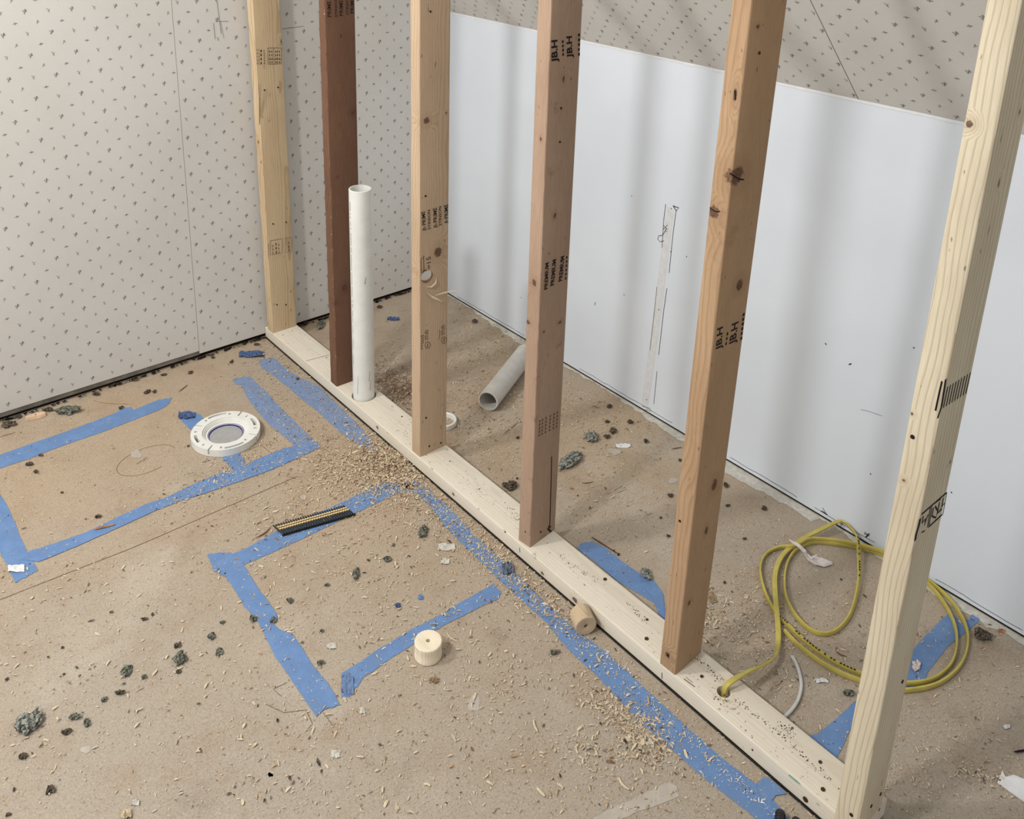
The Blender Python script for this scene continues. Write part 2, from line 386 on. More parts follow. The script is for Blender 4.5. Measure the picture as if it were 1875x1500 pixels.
for q in ((1156.5, 359), (1142.5, 540), (1206, 567), (1229, 382), (1257, 470), (954, 545), (1228, 461), (1184, 732), (1594, 868), (1742, 902), (1673, 637)):
    c = onx(q, W - 0.0007); s = .0016
    bd.add([c + Vector((0, s * math.cos(t), s * 1.3 * math.sin(t))) for t in (0, 1, 2, 3, 4, 5)], [(0, 1, 2, 3, 4, 5)])
bd.build('pencil_marks', M['pencil_dark'], knee)
b = MB()
for l in ([(838, 548), (960, 618)], [(1060, 685), (1230, 783)], [(1335, 848), (1458, 918)], [(1490, 940), (1600, 1002)], [(1712, 1062), (1800, 1115), (1870, 1162)]):
    p0 = onx(l[0], W - 0.0008); p1 = onx(l[-1], W - 0.0008)
    pts = dense([Vector((W - 0.0008, p0.y, 0.017)), Vector((W - 0.0008, p1.y, 0.017))], 0.02)
    pts = [p + Vector((0, 0, rnd.uniform(-.0015, .0015))) for p in pts]
    ribbon(b, pts, 0.0013, 0, Vector((-1, 0, 0)))
b.build('scored_line', M['pencil_dark'], knee)
# thin caulk bead and sloped ceiling
ts, cs, ss = math.tan(SLOPE), math.cos(SLOPE), math.sin(SLOPE)
XF = W - (FLAT - H) / ts
b = MB()
nn = Vector((ss, 0, cs))     # upward normal of the slope
A = Vector((W, 0, H)); Bv = Vector((XF, 0, FLAT))
for (p, q) in ((A, Bv),):
    y0, y1 = -4.2, 0.0
    vs = [Vector((p.x, y0, p.z)), Vector((p.x, y1, p.z)), Vector((q.x, y1, q.z)), Vector((q.x, y0, q.z))]
    b.add(vs + [v + nn * 0.02 for v in vs], [(0, 1, 2, 3), (7, 6, 5, 4), (0, 4, 5, 1), (1, 5, 6, 2), (2, 6, 7, 3), (3, 7, 4, 0)], 0)
sdir = (Bv - A).normalized(); e = Vector((0, -1, 0))
r = random.Random(12); row = 0; d = 0.012
while d < 0.95:
    y = -0.02 - (0.0272 if row % 2 else 0); i = 0
    while y > -3.0:
        k = ((i % 2) if row % 4 in (0,) else (i + 1) % 2 if row % 4 == 2 else 2 + (i % 2) if row % 4 == 1 else 2 + (i + 1) % 2)
        sprig(b, A + sdir * d + Vector((0, y, 0)) - nn * 0.0005, e, sdir, k, 0.0066, r)
        y -= 0.0545; i += 1
    d += 0.0278; row += 1
pts = [A + sdir * t - nn * 0.0004 + Vector((0, -1.553, 0)) for t in (0, 0.95)]
ribbon(b, pts, 0.0014, 2, nn)
slope = b.build('ceiling_slope', [M['paper'], M['sprig'], M['pencil']], org=(W, 0, H)); tag(slope, 'sloped ceiling in the same sprig wallpaper', kind='structure'); slope.name = 'ceiling'
b = MB(); b.box((-3.2, -4.2, FLAT), (XF, 0.03, FLAT + 0.02)); fc = b.build('ceiling', M['paper'], org=(-2, -2, FLAT)); tag(fc, 'flat wallpapered ceiling over the room', kind='structure')
b = MB()
y = 0.0; P1 = []; P2 = []
while y > -2.4:
    P1.append(Vector((W - 0.0012, y, H - 0.0005))); P2.append(Vector((W - 0.0012, y, H - 0.006 - 0.003 * mnoise.noise(Vector((y * 25, 3, 0)))))); y -= 0.02
n = len(P1); b.add(P1 + P2, [(i, i + 1, n + i + 1, n + i) for i in range(n - 1)])
b.build('caulk_line', M['paperw'], knee)

# ------------------------------------------------------------------ sole plate
PL = 0.089
def rounded_rect(x0, x1, z0, z1, r, n=4):
    out = []
    for cx, cz, a0 in ((x1 - r, z1 - r, 0), (x0 + r, z1 - r, 90), (x0 + r, z0 + r, 180), (x1 - r, z0 + r, 270)):
        for i in range(n + 1):
            a = math.radians(a0 + 90 * i / n); out.append((cx + r * math.cos(a), cz + r * math.sin(a)))
    return out
b = MB()
prof = rounded_rect(0.0, PL, 0.0040, PT, 0.003); ys = np.linspace(-0.003, -2.0795, 58); k = len(prof)
vs = []; fs = []
for j, y in enumerate(ys):
    for (x, z) in prof: vs.append((x, float(y), z))
for j in range(len(ys) - 1):
    for i in range(k): a = j * k; fs.append((a + i, a + (i + 1) % k, a + k + (i + 1) % k, a + k + i))
fs.append(tuple(range(k))[::-1]); fs.append(tuple(range((len(ys) - 1) * k, len(ys) * k)))
b.add(vs, fs)
pk = []
def pkn(q, r, side=False, el=1.3):
    p = onx(q, 0.0) if side else fl(q, PT); pk.append((p.x - 0.0445, p.y + 1.1015, p.z - 0.004, r, el))
pkn((1053, 1099), .006, True); pkn((691, 783), .0045, True); pkn((993, 1050), .004, True); pkn((830, 905), .004, True)
plate = b.build('sole_plate', wood('pale_spruce', (222, 214, 198), (200, 188, 166), pith=(0.02, 0.09), ring=60, knots=pk, axis='y', contrast=0.35,
    stain=((120, 104, 84), 40, 0.66, 0.5), fine=0.14), org=(0.0445, -1.1015, 0.004)); fixn(plate); smooth_by_angle(plate)
def cutter(center, radius, depth, axis='z', n=40):
    b = MB(); vs = []; c = Vector(center)
    for s in (-depth / 2, depth / 2):
        for i in range(n):
            a = 2 * math.pi * i / n
            if axis == 'z': vs.append(c + Vector((radius * math.cos(a), radius * math.sin(a), s)))
            else: vs.append(c + Vector((radius * math.cos(a), s, radius * math.sin(a))))
    b.add(vs, [tuple(range(n))[::-1], tuple(range(n, 2 * n))] + [(i, (i + 1) % n, n + (i + 1) % n, n + i) for i in range(n)])
    return fixn(b.build('cutter', M['ink']))
def cut(o, cs_):
    for c in cs_:
        md = o.modifiers.new('b', 'BOOLEAN'); md.object = c; md.operation = 'DIFFERENCE'; md.solver = 'EXACT'
    bpy.context.view_layer.update()
    dg = bpy.context.evaluated_depsgraph_get(); me = bpy.data.meshes.new_from_object(o.evaluated_get(dg))
    o.modifiers.clear(); o.data = me
    for c in cs_: bpy.data.objects.remove(c)
    smooth_by_angle(o, 35)
PIPE = Vector((0.0415, -0.541, 0)); HOLE = fl((1325, 1267), PT)
cut(plate, [cutter((PIPE.x, PIPE.y, 0.02), 0.0345, 0.1), cutter((HOLE.x, HOLE.y, 0.02), 0.0125, 0.1)])
tag(plate, 'pale flat two-by-four sole plate lying on the subfloor under the studs', 'lumber')
b = MB(); b.box((-0.0018, -2.079, 0.0006), (PL - 0.002, -0.004, 0.0042)); tag(b.build('dark_line_strip', M['black'], plate), 'thin black strip added under the plate for the dark line along its foot')  # added black strip, peeks out to draw the dark line below the plate
def disc(b, c, nrm, r, m=0, n=12, h=0.0012):
    c = Vector(c); nrm = Vector(nrm).normalized(); t = nrm.orthogonal().normalized(); s = nrm.cross(t)
    top = [c + nrm * h + (t * math.cos(2 * math.pi * i / n) + s * math.sin(2 * math.pi * i / n)) * r * .9 for i in range(n)]
    bt = [c - nrm * 0.0005 + (t * math.cos(2 * math.pi * i / n) + s * math.sin(2 * math.pi * i / n)) * r for i in range(n)]
    b.add(top + bt, [tuple(range(n))] + [(i, n + i, n + (i + 1) % n, (i + 1) % n) for i in range(n)], m)
for q, rr, side in (((1507, 1446), .0048, 0), ((1475, 1464), .006, 1), ((1502, 1396), .004, 0), ((1184, 1170), .0052, 0), ((1185, 1135), .0035, 0), ((1285, 1239), .0042, 0), ((1108, 1061), .0052, 0),
                    ((962, 974), .002, 1), ((925, 974), .0022, 1), ((736, 763), .0028, 0), ((518, 614), .0018, 0), ((535, 606), .0018, 0), ((824, 845), .002, 0), ((878, 896), .002, 0), ((598, 655), .002, 0), ((1378, 1373), .002, 1)):
    b = MB(); c = onx(q, 0) if side else fl(q, PT); disc(b, c, (-1, 0, 0) if side else (0, 0, 1), rr * .85); b.build('nail_head', M['rust'], plate)
b = MB()
def onplate(l, w, m=0): ribbon(b, dense([fl(q, PT + 0.0004) for q in l], 0.01), w, m)
onplate([(560, 661), (602, 650)], .0012); onplate([(1252, 1243), (1272, 1258)], .0015); onplate([(1256, 1240), (1268, 1250)], .001)
ribbon(b, [onx((1212, 1232), -.0005), onx((1212, 1243), -.0005)], .0015, 0, Vector((-1, 0, 0)))
ribbon(b, [onx((951, 1003), -.0005), onx((952, 1012), -.0005)], .0015, 0, Vector((-1, 0, 0)))
onplate([(1444, 1419), (1462, 1434)], .003, 1)
b.build('pencil_marks', [M['ink'], M['teal']], plate)
b = MB(); r = random.Random(21)
paths = [([(1148, 1102), (1168, 1123), (1188, 1142)], 40, 2.5), ([(1023, 1015), (1060, 1045), (1095, 1065)], 55, 4), ([(1345, 1275), (1385, 1312), (1430, 1345), (1470, 1385), (1525, 1430)], 120, 2.5), ([(1270, 1200), (1320, 1245)], 50, 3),
         ([(820, 850), (860, 880), (905, 920)], 60, 10), ([(930, 925), (948, 955)], 45, 5), ([(705, 760), (750, 800)], 40, 9), ([(1430, 1330), (1450, 1345)], 50, 6), ([(530, 615), (545, 640)], 10, 9), ([(1190, 1160), (1280, 1260), (1500, 1440)], 60, 20)]
for pth, n, sp in paths:
    P3 = [Vector((q[0], q[1], 0)) for q in pth]; D_ = dense(P3, 3)
    for _ in range(n):
        q = D_[r.randrange(len(D_))]; c = fl((q.x + r.gauss(0, sp), q.y + r.gauss(0, sp)), PT + 0.0005); s = r.uniform(.0004, .0012)
        if not (0.002 < c.x < PL - 0.002): continue
        b.add([c + Vector((s * r.uniform(.6, 1.6) * math.cos(t), s * r.uniform(.6, 1.4) * math.sin(t), 0)) for t in (0, 1.2, 2.5, 3.8, 5)], [(0, 1, 2, 3, 4)])
tag(b.build('mould_specks', M['steel'], plate), kind='stuff')

# ------------------------------------------------------------------ studs
STUDS = [  # x, y of the near corner, turn, depth, thickness, lean x, lean y, twist
 (0.0004, -0.058, 0.0123, 0.0857, 0.0365, -0.0079, 0.0032, 0.0132), (0.0023, -0.456, -0.0279, 0.0854, 0.0365, -0.0016, 0.0023, -0.0275),
 (0.0034, -0.8724, 0.0014, 0.0844, 0.0364, -0.003, 0.0006, -0.0044), (0.009, -1.289, 0.0974, 0.0851, 0.0359, -0.0008, 0.0079, -0.0458),
 (0.0014, -1.7067, 0.0302, 0.0819, 0.0368, -0.0171, -0.0147, -0.0806), (-0.0123, -2.0803, 0.023, 0.0854, 0.038, -0.0002, 0.0018, -0.0157)]
class Stud:
    def __init__(s, p): s.x, s.y, s.th, s.D, s.t, s.lx, s.ly, s.tw = p
    def frame(s, z):
        a = s.th + s.tw * z
        return Vector((s.x + s.lx * z, s.y + s.ly * z, z)), Vector((math.cos(a), math.sin(a), 0)), Vector((-math.sin(a), math.cos(a), 0))
    def P(s, u, v, z):
        o, e, f = s.frame(z); return o + e * u + f * v
    def hit(s, q, face='w'):
        """pixel -> (distance along the face from the near arris, z)"""
        d = ray(q); z = 0.5
        for _ in range(12):
            o, e, f = s.frame(z); n = f if face == 'w' else e
            k = (o - CAM).dot(n) / d.dot(n); p = CAM + d * k; z = max(-0.5, min(2.0, p.z))
        return (p - o).dot(e if face == 'w' else f), z
    def on(s, u, z, face='w', off=0.0004):
        return s.P(u, -off, z) if face == 'w' else s.P(-off, u, z)
studs = [Stud(p) for p in STUDS]
SW = [dict(light=(206, 184, 150), dark=(168, 138, 102), ring=70, pith=(0.03, 0.03), contrast=0.6, fine=0.2),
      dict(light=(122, 90, 70), dark=(88, 62, 48), ring=120, pith=(0.3, 0.1), contrast=0.5, fine=0.35),
      dict(light=(196, 172, 144), dark=(164, 134, 106), ring=75, pith=(0.07, 0.07), contrast=0.5, fine=0.22),
      dict(light=(178, 152, 130), dark=(140, 112, 92), ring=110, pith=(-0.12, -0.09), contrast=0.5, fine=0.28, stain=((110, 84, 66), 18, 0.60, 0.45)),
      dict(light=(182, 152, 120), dark=(148, 116, 86), ring=95, pith=(0.12, -0.06), contrast=0.55, fine=0.24, stain=((126, 96, 70), 9, 0.58, 0.4)),
      dict(light=(214, 203, 178), dark=(170, 150, 122), ring=58, pith=(0.16, 0.20), contrast=0.62, gl=0.62, fine=0.16)]
KN = [[((473, 260), 'n', .004, 1.3), ((516, 76), 'w', .005, 1.4), ((478, 297), 'n', .003, 1.3)],
      [((647, 205), 'w', .007, 1.0), ((631, 527), 'w', .009, 1.2), ((613, 555), 'w', .007, .8), ((618, 324), 'w', .0022, 1.5), ((652, 70), 'w', .004, 1)],
      [((781, 221), 'w', .0085, 1.1), ((802, 462), 'w', .012, 1.1), ((778, 499), 'w', .0085, 1.0), ((817, 207), 'w', .0025, 1)],
      [((1032, 145), 'w', .0035, 2.0), ((1016, 395), 'w', .004, 1.5), ((978, 518), 'n', .006, 1.3), ((1025, 590), 'w', .006, .6), ((967, 590), 'n', .006, .8), ((990, 255), 'n', .003, 1.5), ((996, 608), 'w', .003, 1)],
      [((1349, 322), 'w', .015, 1.1), ((1307, 388), 'n', .0105, 1.1), ((1354, 522), 'w', .0085, 1.3), ((1308, 888), 'w', .0085, 1.5), ((1293, 972), 'w', .005, 1.6), ((1262, 1104), 'w', .0042, 1.2), ((1346, 174), 'n', .0035, 3), ((1388, 48), 'w', .004, .8), ((1223, 1200), 'n', .006, 1.2)],
      [((1776, 227), 'n', .0048, 1.0), ((1867, 205), 'w', .002, 2), ((1829, 335), 'w', .0025, 2.2), ((1670, 758), 'n', .002, 1), ((1740, 846), 'w', .0025, 1.6), ((1655, 880), 'n', .0025, 1)]]
NAMES = ['pale two-by-four stud against the wallpapered wall with a boxed ink stamp', 'dark red-brown stud with a rough bark edge beside the standing white pipe',
         'tan stud stamped PRIME with a bored hole and splinters at mid height', 'pinkish brown stud stamped PREMIUM with a split near its foot',
         'orange-brown stud with a large black cracked knot, beside the yellow cable hole', 'pale cream stud nearest the camera with thick black stripe stamps']
sobj = []
for i, s in enumerate(studs):
    b = MB(); rr = 0.0028; n = 3
    prof = []
    for cu, cv, a0 in ((s.D - rr, s.t - rr, 0), (rr, s.t - rr, 90), (rr, rr, 180), (s.D - rr, rr, 270)):
        for k in range(n + 1):
            a = math.radians(a0 + 90 * k / n); prof.append((cu + rr * math.cos(a), cv + rr * math.sin(a), a0))
    zt = [PT + 0.0003] + list(np.arange(0.08, 1.50, 0.02)) + [9]
    vs = []; K = len(prof); rg = random.Random(i)
    for z in zt:
        for (u, v, a0) in prof:
            if z == 9:
                zz = H + ts * (W - (s.x + u)) - 0.012
            else: zz = float(z)
            uu, vv = u, v
            if i == 1 and a0 in (180, 90) and z != zt[0]:      # wane: bark edge of the dark stud
                w_ = 0.004 * max(0, mnoise.noise(Vector((zz * 9, a0, 2)))) + 0.0035 * max(0, mnoise.noise(Vector((zz * 40, 5, 2))))
                uu += w_
            if i == 5 and a0 == 180: uu += 0.0006 * mnoise.noise(Vector((zz * 30, 1, 1)))
            vs.append(s.P(uu, vv, zz))
    fs = []
    for j in range(len(zt) - 1):
        for k in range(K): a = j * K; fs.append((a + k, a + (k + 1) % K, a + K + (k + 1) % K, a + K + k))
    fs.append(tuple(range(K))[::-1]); fs.append(tuple(range((len(zt) - 1) * K, len(zt) * K)))
    b.add(vs, fs)
    org = s.P(s.D / 2, s.t / 2, PT + 0.0003)
    kn = []
    for q, face, kr, el in KN[i]:
        u, z = s.hit(q, face); p = s.on(u, z, face, -kr * 0.3) - org; kn.append((p.x, p.y, p.z, kr, el))
    sw = dict(SW[i])
    o = fixn(b.build('wall_stud', wood('stud_wood', knots=kn, **sw), org=org)); smooth_by_angle(o, 30)
    tag(o, NAMES[i], 'wall stud', 'studs on the sole plate'); sobj.append(o)
    for k in ('group',): pass
# bored hole in the third stud
s = studs[2]; hu, hz = s.hit((788, 509)); hc = s.P(hu, s.t / 2, hz)
ct = cutter(hc, 0.0165, 0.12, 'y'); ct.location = hc
bm = bmesh.new(); bm.from_mesh(ct.data); cc = sum((v.co for v in bm.verts), Vector()) / len(bm.verts)
bmesh.ops.translate(bm, verts=bm.verts, vec=-cc); bmesh.ops.rotate(bm, verts=bm.verts, cent=(0, 0, 0), matrix=Vector((0, 1, 0)).rotation_difference(Vector((.50, 1, -.26)).normalized()).to_matrix()); bm.to_mesh(ct.data); bm.free()
cut(sobj[2], [ct])

def stroke(b, s, face, pts, w, m=0, off=0.0005):
    P3 = []
    for q in pts:
        u, z = s.hit(q, face); P3.append((u, z))
    P3 = dense([Vector((u, z, 0)) for u, z in P3], 0.02)
    o, e, f = s.frame(0.6); nrm = -f if face == 'w' else -e
    ribbon(b, [s.on(p.x, p.y, face, off) for p in P3], w, m, nrm)
_txt = {}
def glyphs(txt, bold=0.012):
    if (txt, bold) in _txt: return _txt[txt, bold]
    cu = bpy.data.curves.new('t', 'FONT'); cu.body = txt; cu.size = 1; cu.offset = bold; cu.resolution_u = 2
    ob = bpy.data.objects.new('t', cu); COL.objects.link(ob); bpy.context.view_layer.update()
    me = bpy.data.meshes.new_from_object(ob.evaluated_get(bpy.context.evaluated_depsgraph_get()))
    v = [(p.co.x, p.co.y) for p in me.vertices]; f = [tuple(p.vertices) for p in me.polygons]
    bpy.data.objects.remove(ob); bpy.data.meshes.remove(me)
    a = np.array(v); lo = a.min(0); hi = a.max(0); _txt[txt, bold] = ([((x - lo[0]) / (hi[0] - lo[0]), (y - lo[1]) / (hi[1] - lo[1])) for x, y in v], f); return _txt[txt, bold]
def stamp(b, s, txt, q_lo, q_hi, width_px, m=0, face='w', bold=0.008):
    """lettering that reads upward on a stud face: q_lo / q_hi = pixel of the first / last letter at mid height of the letters"""
    u0, z0 = s.hit(q_lo, face); u1, z1 = s.hit(q_hi, face)
    ua, za = s.hit((q_lo[0] - width_px / 2, q_lo[1]), face); ub, zb = s.hit((q_lo[0] + width_px / 2, q_lo[1]), face); w = abs(ub - ua)
    vs, fs = glyphs(txt, bold)
    b.add([s.on(u0 + (u1 - u0) * x + w * (0.5 - y), z0 + (z1 - z0) * x, face, 0.0005) for x, y in vs], fs, m)
def emblem(b, s, q, r=4.2, m=0):
    a = [(q[0] + r * math.cos(t), q[1] + r * .9 * math.sin(t)) for t in np.linspace(0, 6.28, 10)]
    for tri in (((-1, .8), (0, -.9), (1, .8)), ((-.4, .8), (0, 0), (.4, .8))):
        pts = [(q[0] + x * r, q[1] + y * r) for x, y in tri]; stroke(b, s, 'w', pts + pts[:1], 0.0016, m)
def dashes(b, s, x0, y0, x1, y1, n, w=0.003, m=0):
    for k in range(n):
        a = k / n; c = (k + 0.62) / n
        stroke(b, s, 'w', [(x0 + (x1 - x0) * a, y0 + (y1 - y0) * a), (x0 + (x1 - x0) * c, y0 + (y1 - y0) * c)], w, m)
# stud 3 (PRIME / STINSON)
s = studs[2]; b = MB()
for (q0, q1, q2, q3, em, two) in (((776.5, 412), (774.5, 387), (786, 420), (785, 384.5), (777.5, 418), 1), ((797, 407), (796, 380.5), (806, 413), (805.5, 378), (798, 412.5), 1), ((817, 400), (816.5, 374.5), 0, 0, (817.5, 405), 0)):
    stamp(b, s, 'PRIME', q0, q1, 7.0)
    if two: stamp(b, s, 'STINSON', q2, q3, 5.0)
    emblem(b, s, em, 4.0 if two else 3.4)
b.build('grade_stamp', M['ink'], sobj[2])
b = MB()
for x, y in ((812, 601), (782, 610)):
    stamp(b, s, 'STUD', (x - 1, y + 12), (x - 1, y - 6), 6, 0); stamp(b, s, 'WWPA', (x - 8, y + 16), (x - 8, y), 4, 0) if 0 else dashes(b, s, x - 7, y + 18, x - 7, y + 2, 4, .0022)
    stroke(b, s, 'w', [(x + 1 + 5 * math.cos(t), y + 22 + 6 * math.sin(t)) for t in np.linspace(0, 6.28, 12)], .0014); dashes(b, s, x + 1, y + 25, x + 1, y + 18, 2, .004)
dashes(b, s, 772, 640, 772, 612, 6, .003)
b.build('grade_stamp', M['ink2'], sobj[2])
b = MB()
stroke(b, s, 'w', [(771, 500), (770.5, 474), (775, 472)], .0018); stroke(b, s, 'w', [(776, 496), (775.5, 468)], .0018); stamp(b, s, '15', (785, 482), (784.5, 470), 8); dashes(b, s, 785, 492, 785, 484, 3, .005)
b.build('grade_stamp', M['ink2'], sobj[2])
# splinters under the bored hole
b = MB()
def shaving(b, pts, w, m=0, curl=0.3):
    P3 = [Vector(p) for p in pts]; n = len(P3); L = []; R_ = []
    for i, p in enumerate(P3):
        a = P3[max(0, i - 1)]; c = P3[min(n - 1, i + 1)]; t = (c - a).normalized(); sd = t.cross(Vector((0, -.5, .85))).normalized() * w * (0.5 if 0 < i < n - 1 else 0.15)
        L.append(p + sd); R_.append(p - sd)
    th = Vector((0, 0, -0.0008))
    b.add(L + R_ + [v + th for v in L + R_], [(i, i + 1, n + i + 1, n + i) for i in range(n - 1)] + [(2 * n + i, 3 * n + i, 3 * n + i + 1, 2 * n + i + 1) for i in range(n - 1)] +
          [(i, 2 * n + i, 2 * n + i + 1, i + 1) for i in range(n - 1)] + [(n + i, n + i + 1, 3 * n + i + 1, 3 * n + i) for i in range(n - 1)], m)
def sp(q, off): u, z = s.hit(q); return s.on(u, z, 'w', off)
shaving(b, [sp((781, 535), .001), sp((789, 542), .006), sp((797, 545), .010), sp((804, 549), .012)], .006)
shaving(b, [sp((796, 540), .003), sp((808, 534), .008), sp((818, 530), .014), sp((830, 526), .020)], .0035)
shaving(b, [sp((780, 525), .001), sp((788, 524), .004), sp((796, 517), .004), sp((799, 508), .001)], .004)
b.build('splinter', M['shav'], sobj[2])
# stud 2
s = studs[1]; b = MB()
for x, t, y in ((602, 'PRIME', 31), (614.5, 'STINSON', 31), (624, 'PRIME', 29), (635, 'STINSON', 27), (644, 'PRIME', 24.5)):
    stamp(b, s, t, (x + 1, y), (x, y - (29 if t == 'PRIME' else 36)), 7.0 if t == 'PRIME' else 4.6)
b.build('grade_stamp', M['ink'], sobj[1])
b = MB()
for k in range(90):
    z = 0.05 + 1.15 * rnd.random(); u = rnd.uniform(.0025, .0045); rr = rnd.uniform(.0012, .0032)
    c = s.P(0.0006 + rnd.uniform(0, .002), rnd.uniform(0.001, .006), z)
    b.add([c + Vector((rnd.uniform(-1, 1) * rr * .5, rnd.uniform(-1, 1) * rr, rnd.uniform(-1, 1) * rr * 2)) for _ in range(4)], [(0, 1, 2), (0, 2, 3), (0, 1, 3), (1, 2, 3)])
for k in range(len(b.m)): b.m[k] = k % 2
tag(b.build('bark_edge', [M['orange'], M['shav2']], sobj[1]), kind='stuff')
# stud 4
s = studs[3]; b = MB()
stamp(b, s, 'JB.H', (1017, 114), (1016.5, 73), 14.5, bold=.03); dashes(b, s, 1031, 102, 1030, 71, 4, .0045); stamp(b, s, 'JB.H', (1044.5, 106), (1043.5, 66), 13, bold=.03); dashes(b, s, 1060, 102, 1060, 58, 5, .005)
b.build('grade_stamp', M['ink'], sobj[3])
b = MB()
stamp(b, s, 'PREMIUM', (999.5, 530), (1001.5, 481), 6.5, bold=.03); stamp(b, s, 'PREMIUM', (1011, 523), (1015, 475), 7, bold=.03); stamp(b, s, 'PREMIUM', (1026, 515), (1030, 469), 7, bold=.03); dashes(b, s, 1035.5, 512, 1038, 466, 6, .004)
b.build('grade_stamp', M['ink'], sobj[3])
b = MB()
for x in (987, 992, 998.5, 1006, 1013, 1019): dashes(b, s, x, 800 - (x - 985) * .5, x + 1.5, 768 - (x - 985) * .5, 5, .004)
b.build('grade_stamp', M['ink2'], sobj[3])
b = MB(); stroke(b, s, 'w', [(1010, 836), (1009, 880), (1007.5, 930), (1006.5, 962)], [.0012] * 40 if 0 else .0026); stroke(b, s, 'w', [(1006, 962), (1003, 968), (1009, 974)], .005)
stroke(b, s, 'n', [(997, 258), (994, 300), (990, 340)], .0015) if 0 else None
b.build('split', M['ink'], sobj[3])
# stud 5
s = studs[4]; b = MB()
stamp(b, s, 'JB.H', (1317, 640), (1320, 599), 13, bold=.02); dashes(b, s, 1329, 632, 1332.5, 605, 3, .0035); stamp(b, s, 'JB.H', (1342, 630), (1348, 590), 15, bold=.02); dashes(b, s, 1357, 622, 1362, 570, 6, .005)
b.build('grade_stamp', M['ink'], sobj[4])
for fc_, l_, w_ in (('w', [(1336, 317), (1345, 323), (1353, 328), (1362, 329)], .0022), ('n', [(1300, 380), (1307, 386), (1314, 388), (1319, 387)], .0018), ('n', [(1346, 165), (1346.5, 175), (1347, 183)], .0025)):
    b = MB(); stroke(b, s, fc_, l_, w_); b.build('knot_crack', M['blackink'], sobj[4])
# stud 6
s = studs[5]; b = MB()
stroke(b, s, 'w', [(1731, 694), (1727, 720), (1723, 744), (1716, 766)], .0062, 0, .0006)
for k in range(9):
    t = k / 8; stroke(b, s, 'w', [(1735 + 41.5 * t, 708 - 26 * t), (1727 + 41 * t, 747 - 26 * t)], .0026)
stroke(b, s, 'n', [(1725, 698), (1721, 715), (1713, 752)], .0022)
b.build('grade_stamp', M['blackink'], sobj[5])
b = MB()
stroke(b, s, 'w', [(1687, 942), (1710, 922), (1733, 902)], .003); stroke(b, s, 'w', [(1700, 965), (1726, 941)], .003); stroke(b, s, 'w', [(1733, 902), (1726, 941)], .003)
stroke(b, s, 'w', [(1684.5, 950), (1681, 965), (1677, 978), (1675, 990)], .0072); stroke(b, s, 'w', [(1703, 930), (1698, 966)], .0022); stroke(b, s, 'w', [(1706, 928), (1701, 962)], .0022)
stroke(b, s, 'w', [(1690, 945), (1688, 958), (1694, 950), (1692, 962), (1699, 942)], .0030); stroke(b, s, 'w', [(1709, 930), (1706, 945), (1713, 948), (1717, 936), (1712, 927)], .0030)
stroke(b, s, 'w', [(1720, 920), (1716, 940), (1724, 932)], .0034); stroke(b, s, 'w', [(1727, 912), (1724, 928), (1730, 920)], .0030); stroke(b, s, 'w', [(1711, 921), (1722, 914)], .002); stroke(b, s, 'w', [(1687, 975), (1693, 972)], .002)
b.build('grade_stamp', M['blackink'], sobj[5])
# stud 1 boxed stamps
s = studs[0]; b = MB()
def boxst(x0, y0, x1, y1, face='w', w=.0012, sk=-2): stroke(b, s, face, [(x0, y0), (x1, y0 + sk), (x1, y1 + sk), (x0, y1), (x0, y0)], w)
boxst(490.5, 88, 515, 117.5, sk=-.5); stroke(b, s, 'w', [(490.5, 109), (515, 108.5)], .001); stroke(b, s, 'w', [(501, 88), (502, 117)], .001)
for x in (494, 498, 505, 508, 512): dashes(b, s, x, 116, x - .5, 90, 4, .0022)
for x in (470.5, 474): 
    for kk in range(5): stroke(b, s, 'n', [(x, 90 + kk * 6), (x + .8, 94 + kk * 6)], .003)
dashes(b, s, 484, 117, 483, 90, 6, .002); dashes(b, s, 478, 118, 478, 88, 4, .003)
b.build('grade_stamp', M['ink'], sobj[0])
b = MB(); boxst(495, 441, 517, 467, sk=-4); boxst(523, 437, 534, 463, sk=-2.5); dashes(b, s, 506, 464, 505, 442, 3, .004); dashes(b, s, 511, 464, 510, 444, 3, .002); dashes(b, s, 500, 465, 499, 446, 3, .002); dashes(b, s, 529, 460, 528, 440, 3, .003); stroke(b, s, 'w', [(492, 470), (491, 446)], .0012)
b.build('grade_stamp', M['ink2'], sobj[0])
b = MB(); stroke(b, s, 'n', [(473.5, 152), (474.5, 185), (475.5, 228)], .0026); stroke(b, s, 'n', [(476.5, 180), (477, 215)], .0016); b.build('split', M['splinter'], sobj[0])
for si, lst in ((0, [(484, 165, 'w'), (509, 160, 'w'), (500, 410, 'w'), (524, 407, 'w'), (507, 558, 'w'), (523.5, 558, 'w')]), (2, [(786, 817, 'w'), (807, 811, 'w'), (780, 765, 'w'), (779, 359, 'w'), (788, 21, 'w')]),
                (3, [(990, 974, 'w'), (1027 - 20, 965, 'w'), (1027, 198, 'w'), (1025, 260, 'w')]), (4, [(1223, 1200, 'n'), (1390, 97, 'w'), (1245, 954, 'n')]),
                (5, [(1612, 1454, 'w'), (1595, 1476, 'w'), (1609, 1482, 'w'), (1652, 1248, 'w'), (1559, 1492, 'n'), (1671, 800, 'n')])):
    for x, y, fc_ in lst:
        s = studs[si]; u, z = s.hit((x, y), fc_)
        o_, e_, f_ = s.frame(z); b = MB(); disc(b, s.on(u, z, fc_, 0), -f_ if fc_ == 'w' else -e_, 0.0032 if si in (5,) else 0.0026); b.build('nail_head', M['steel'], sobj[si])

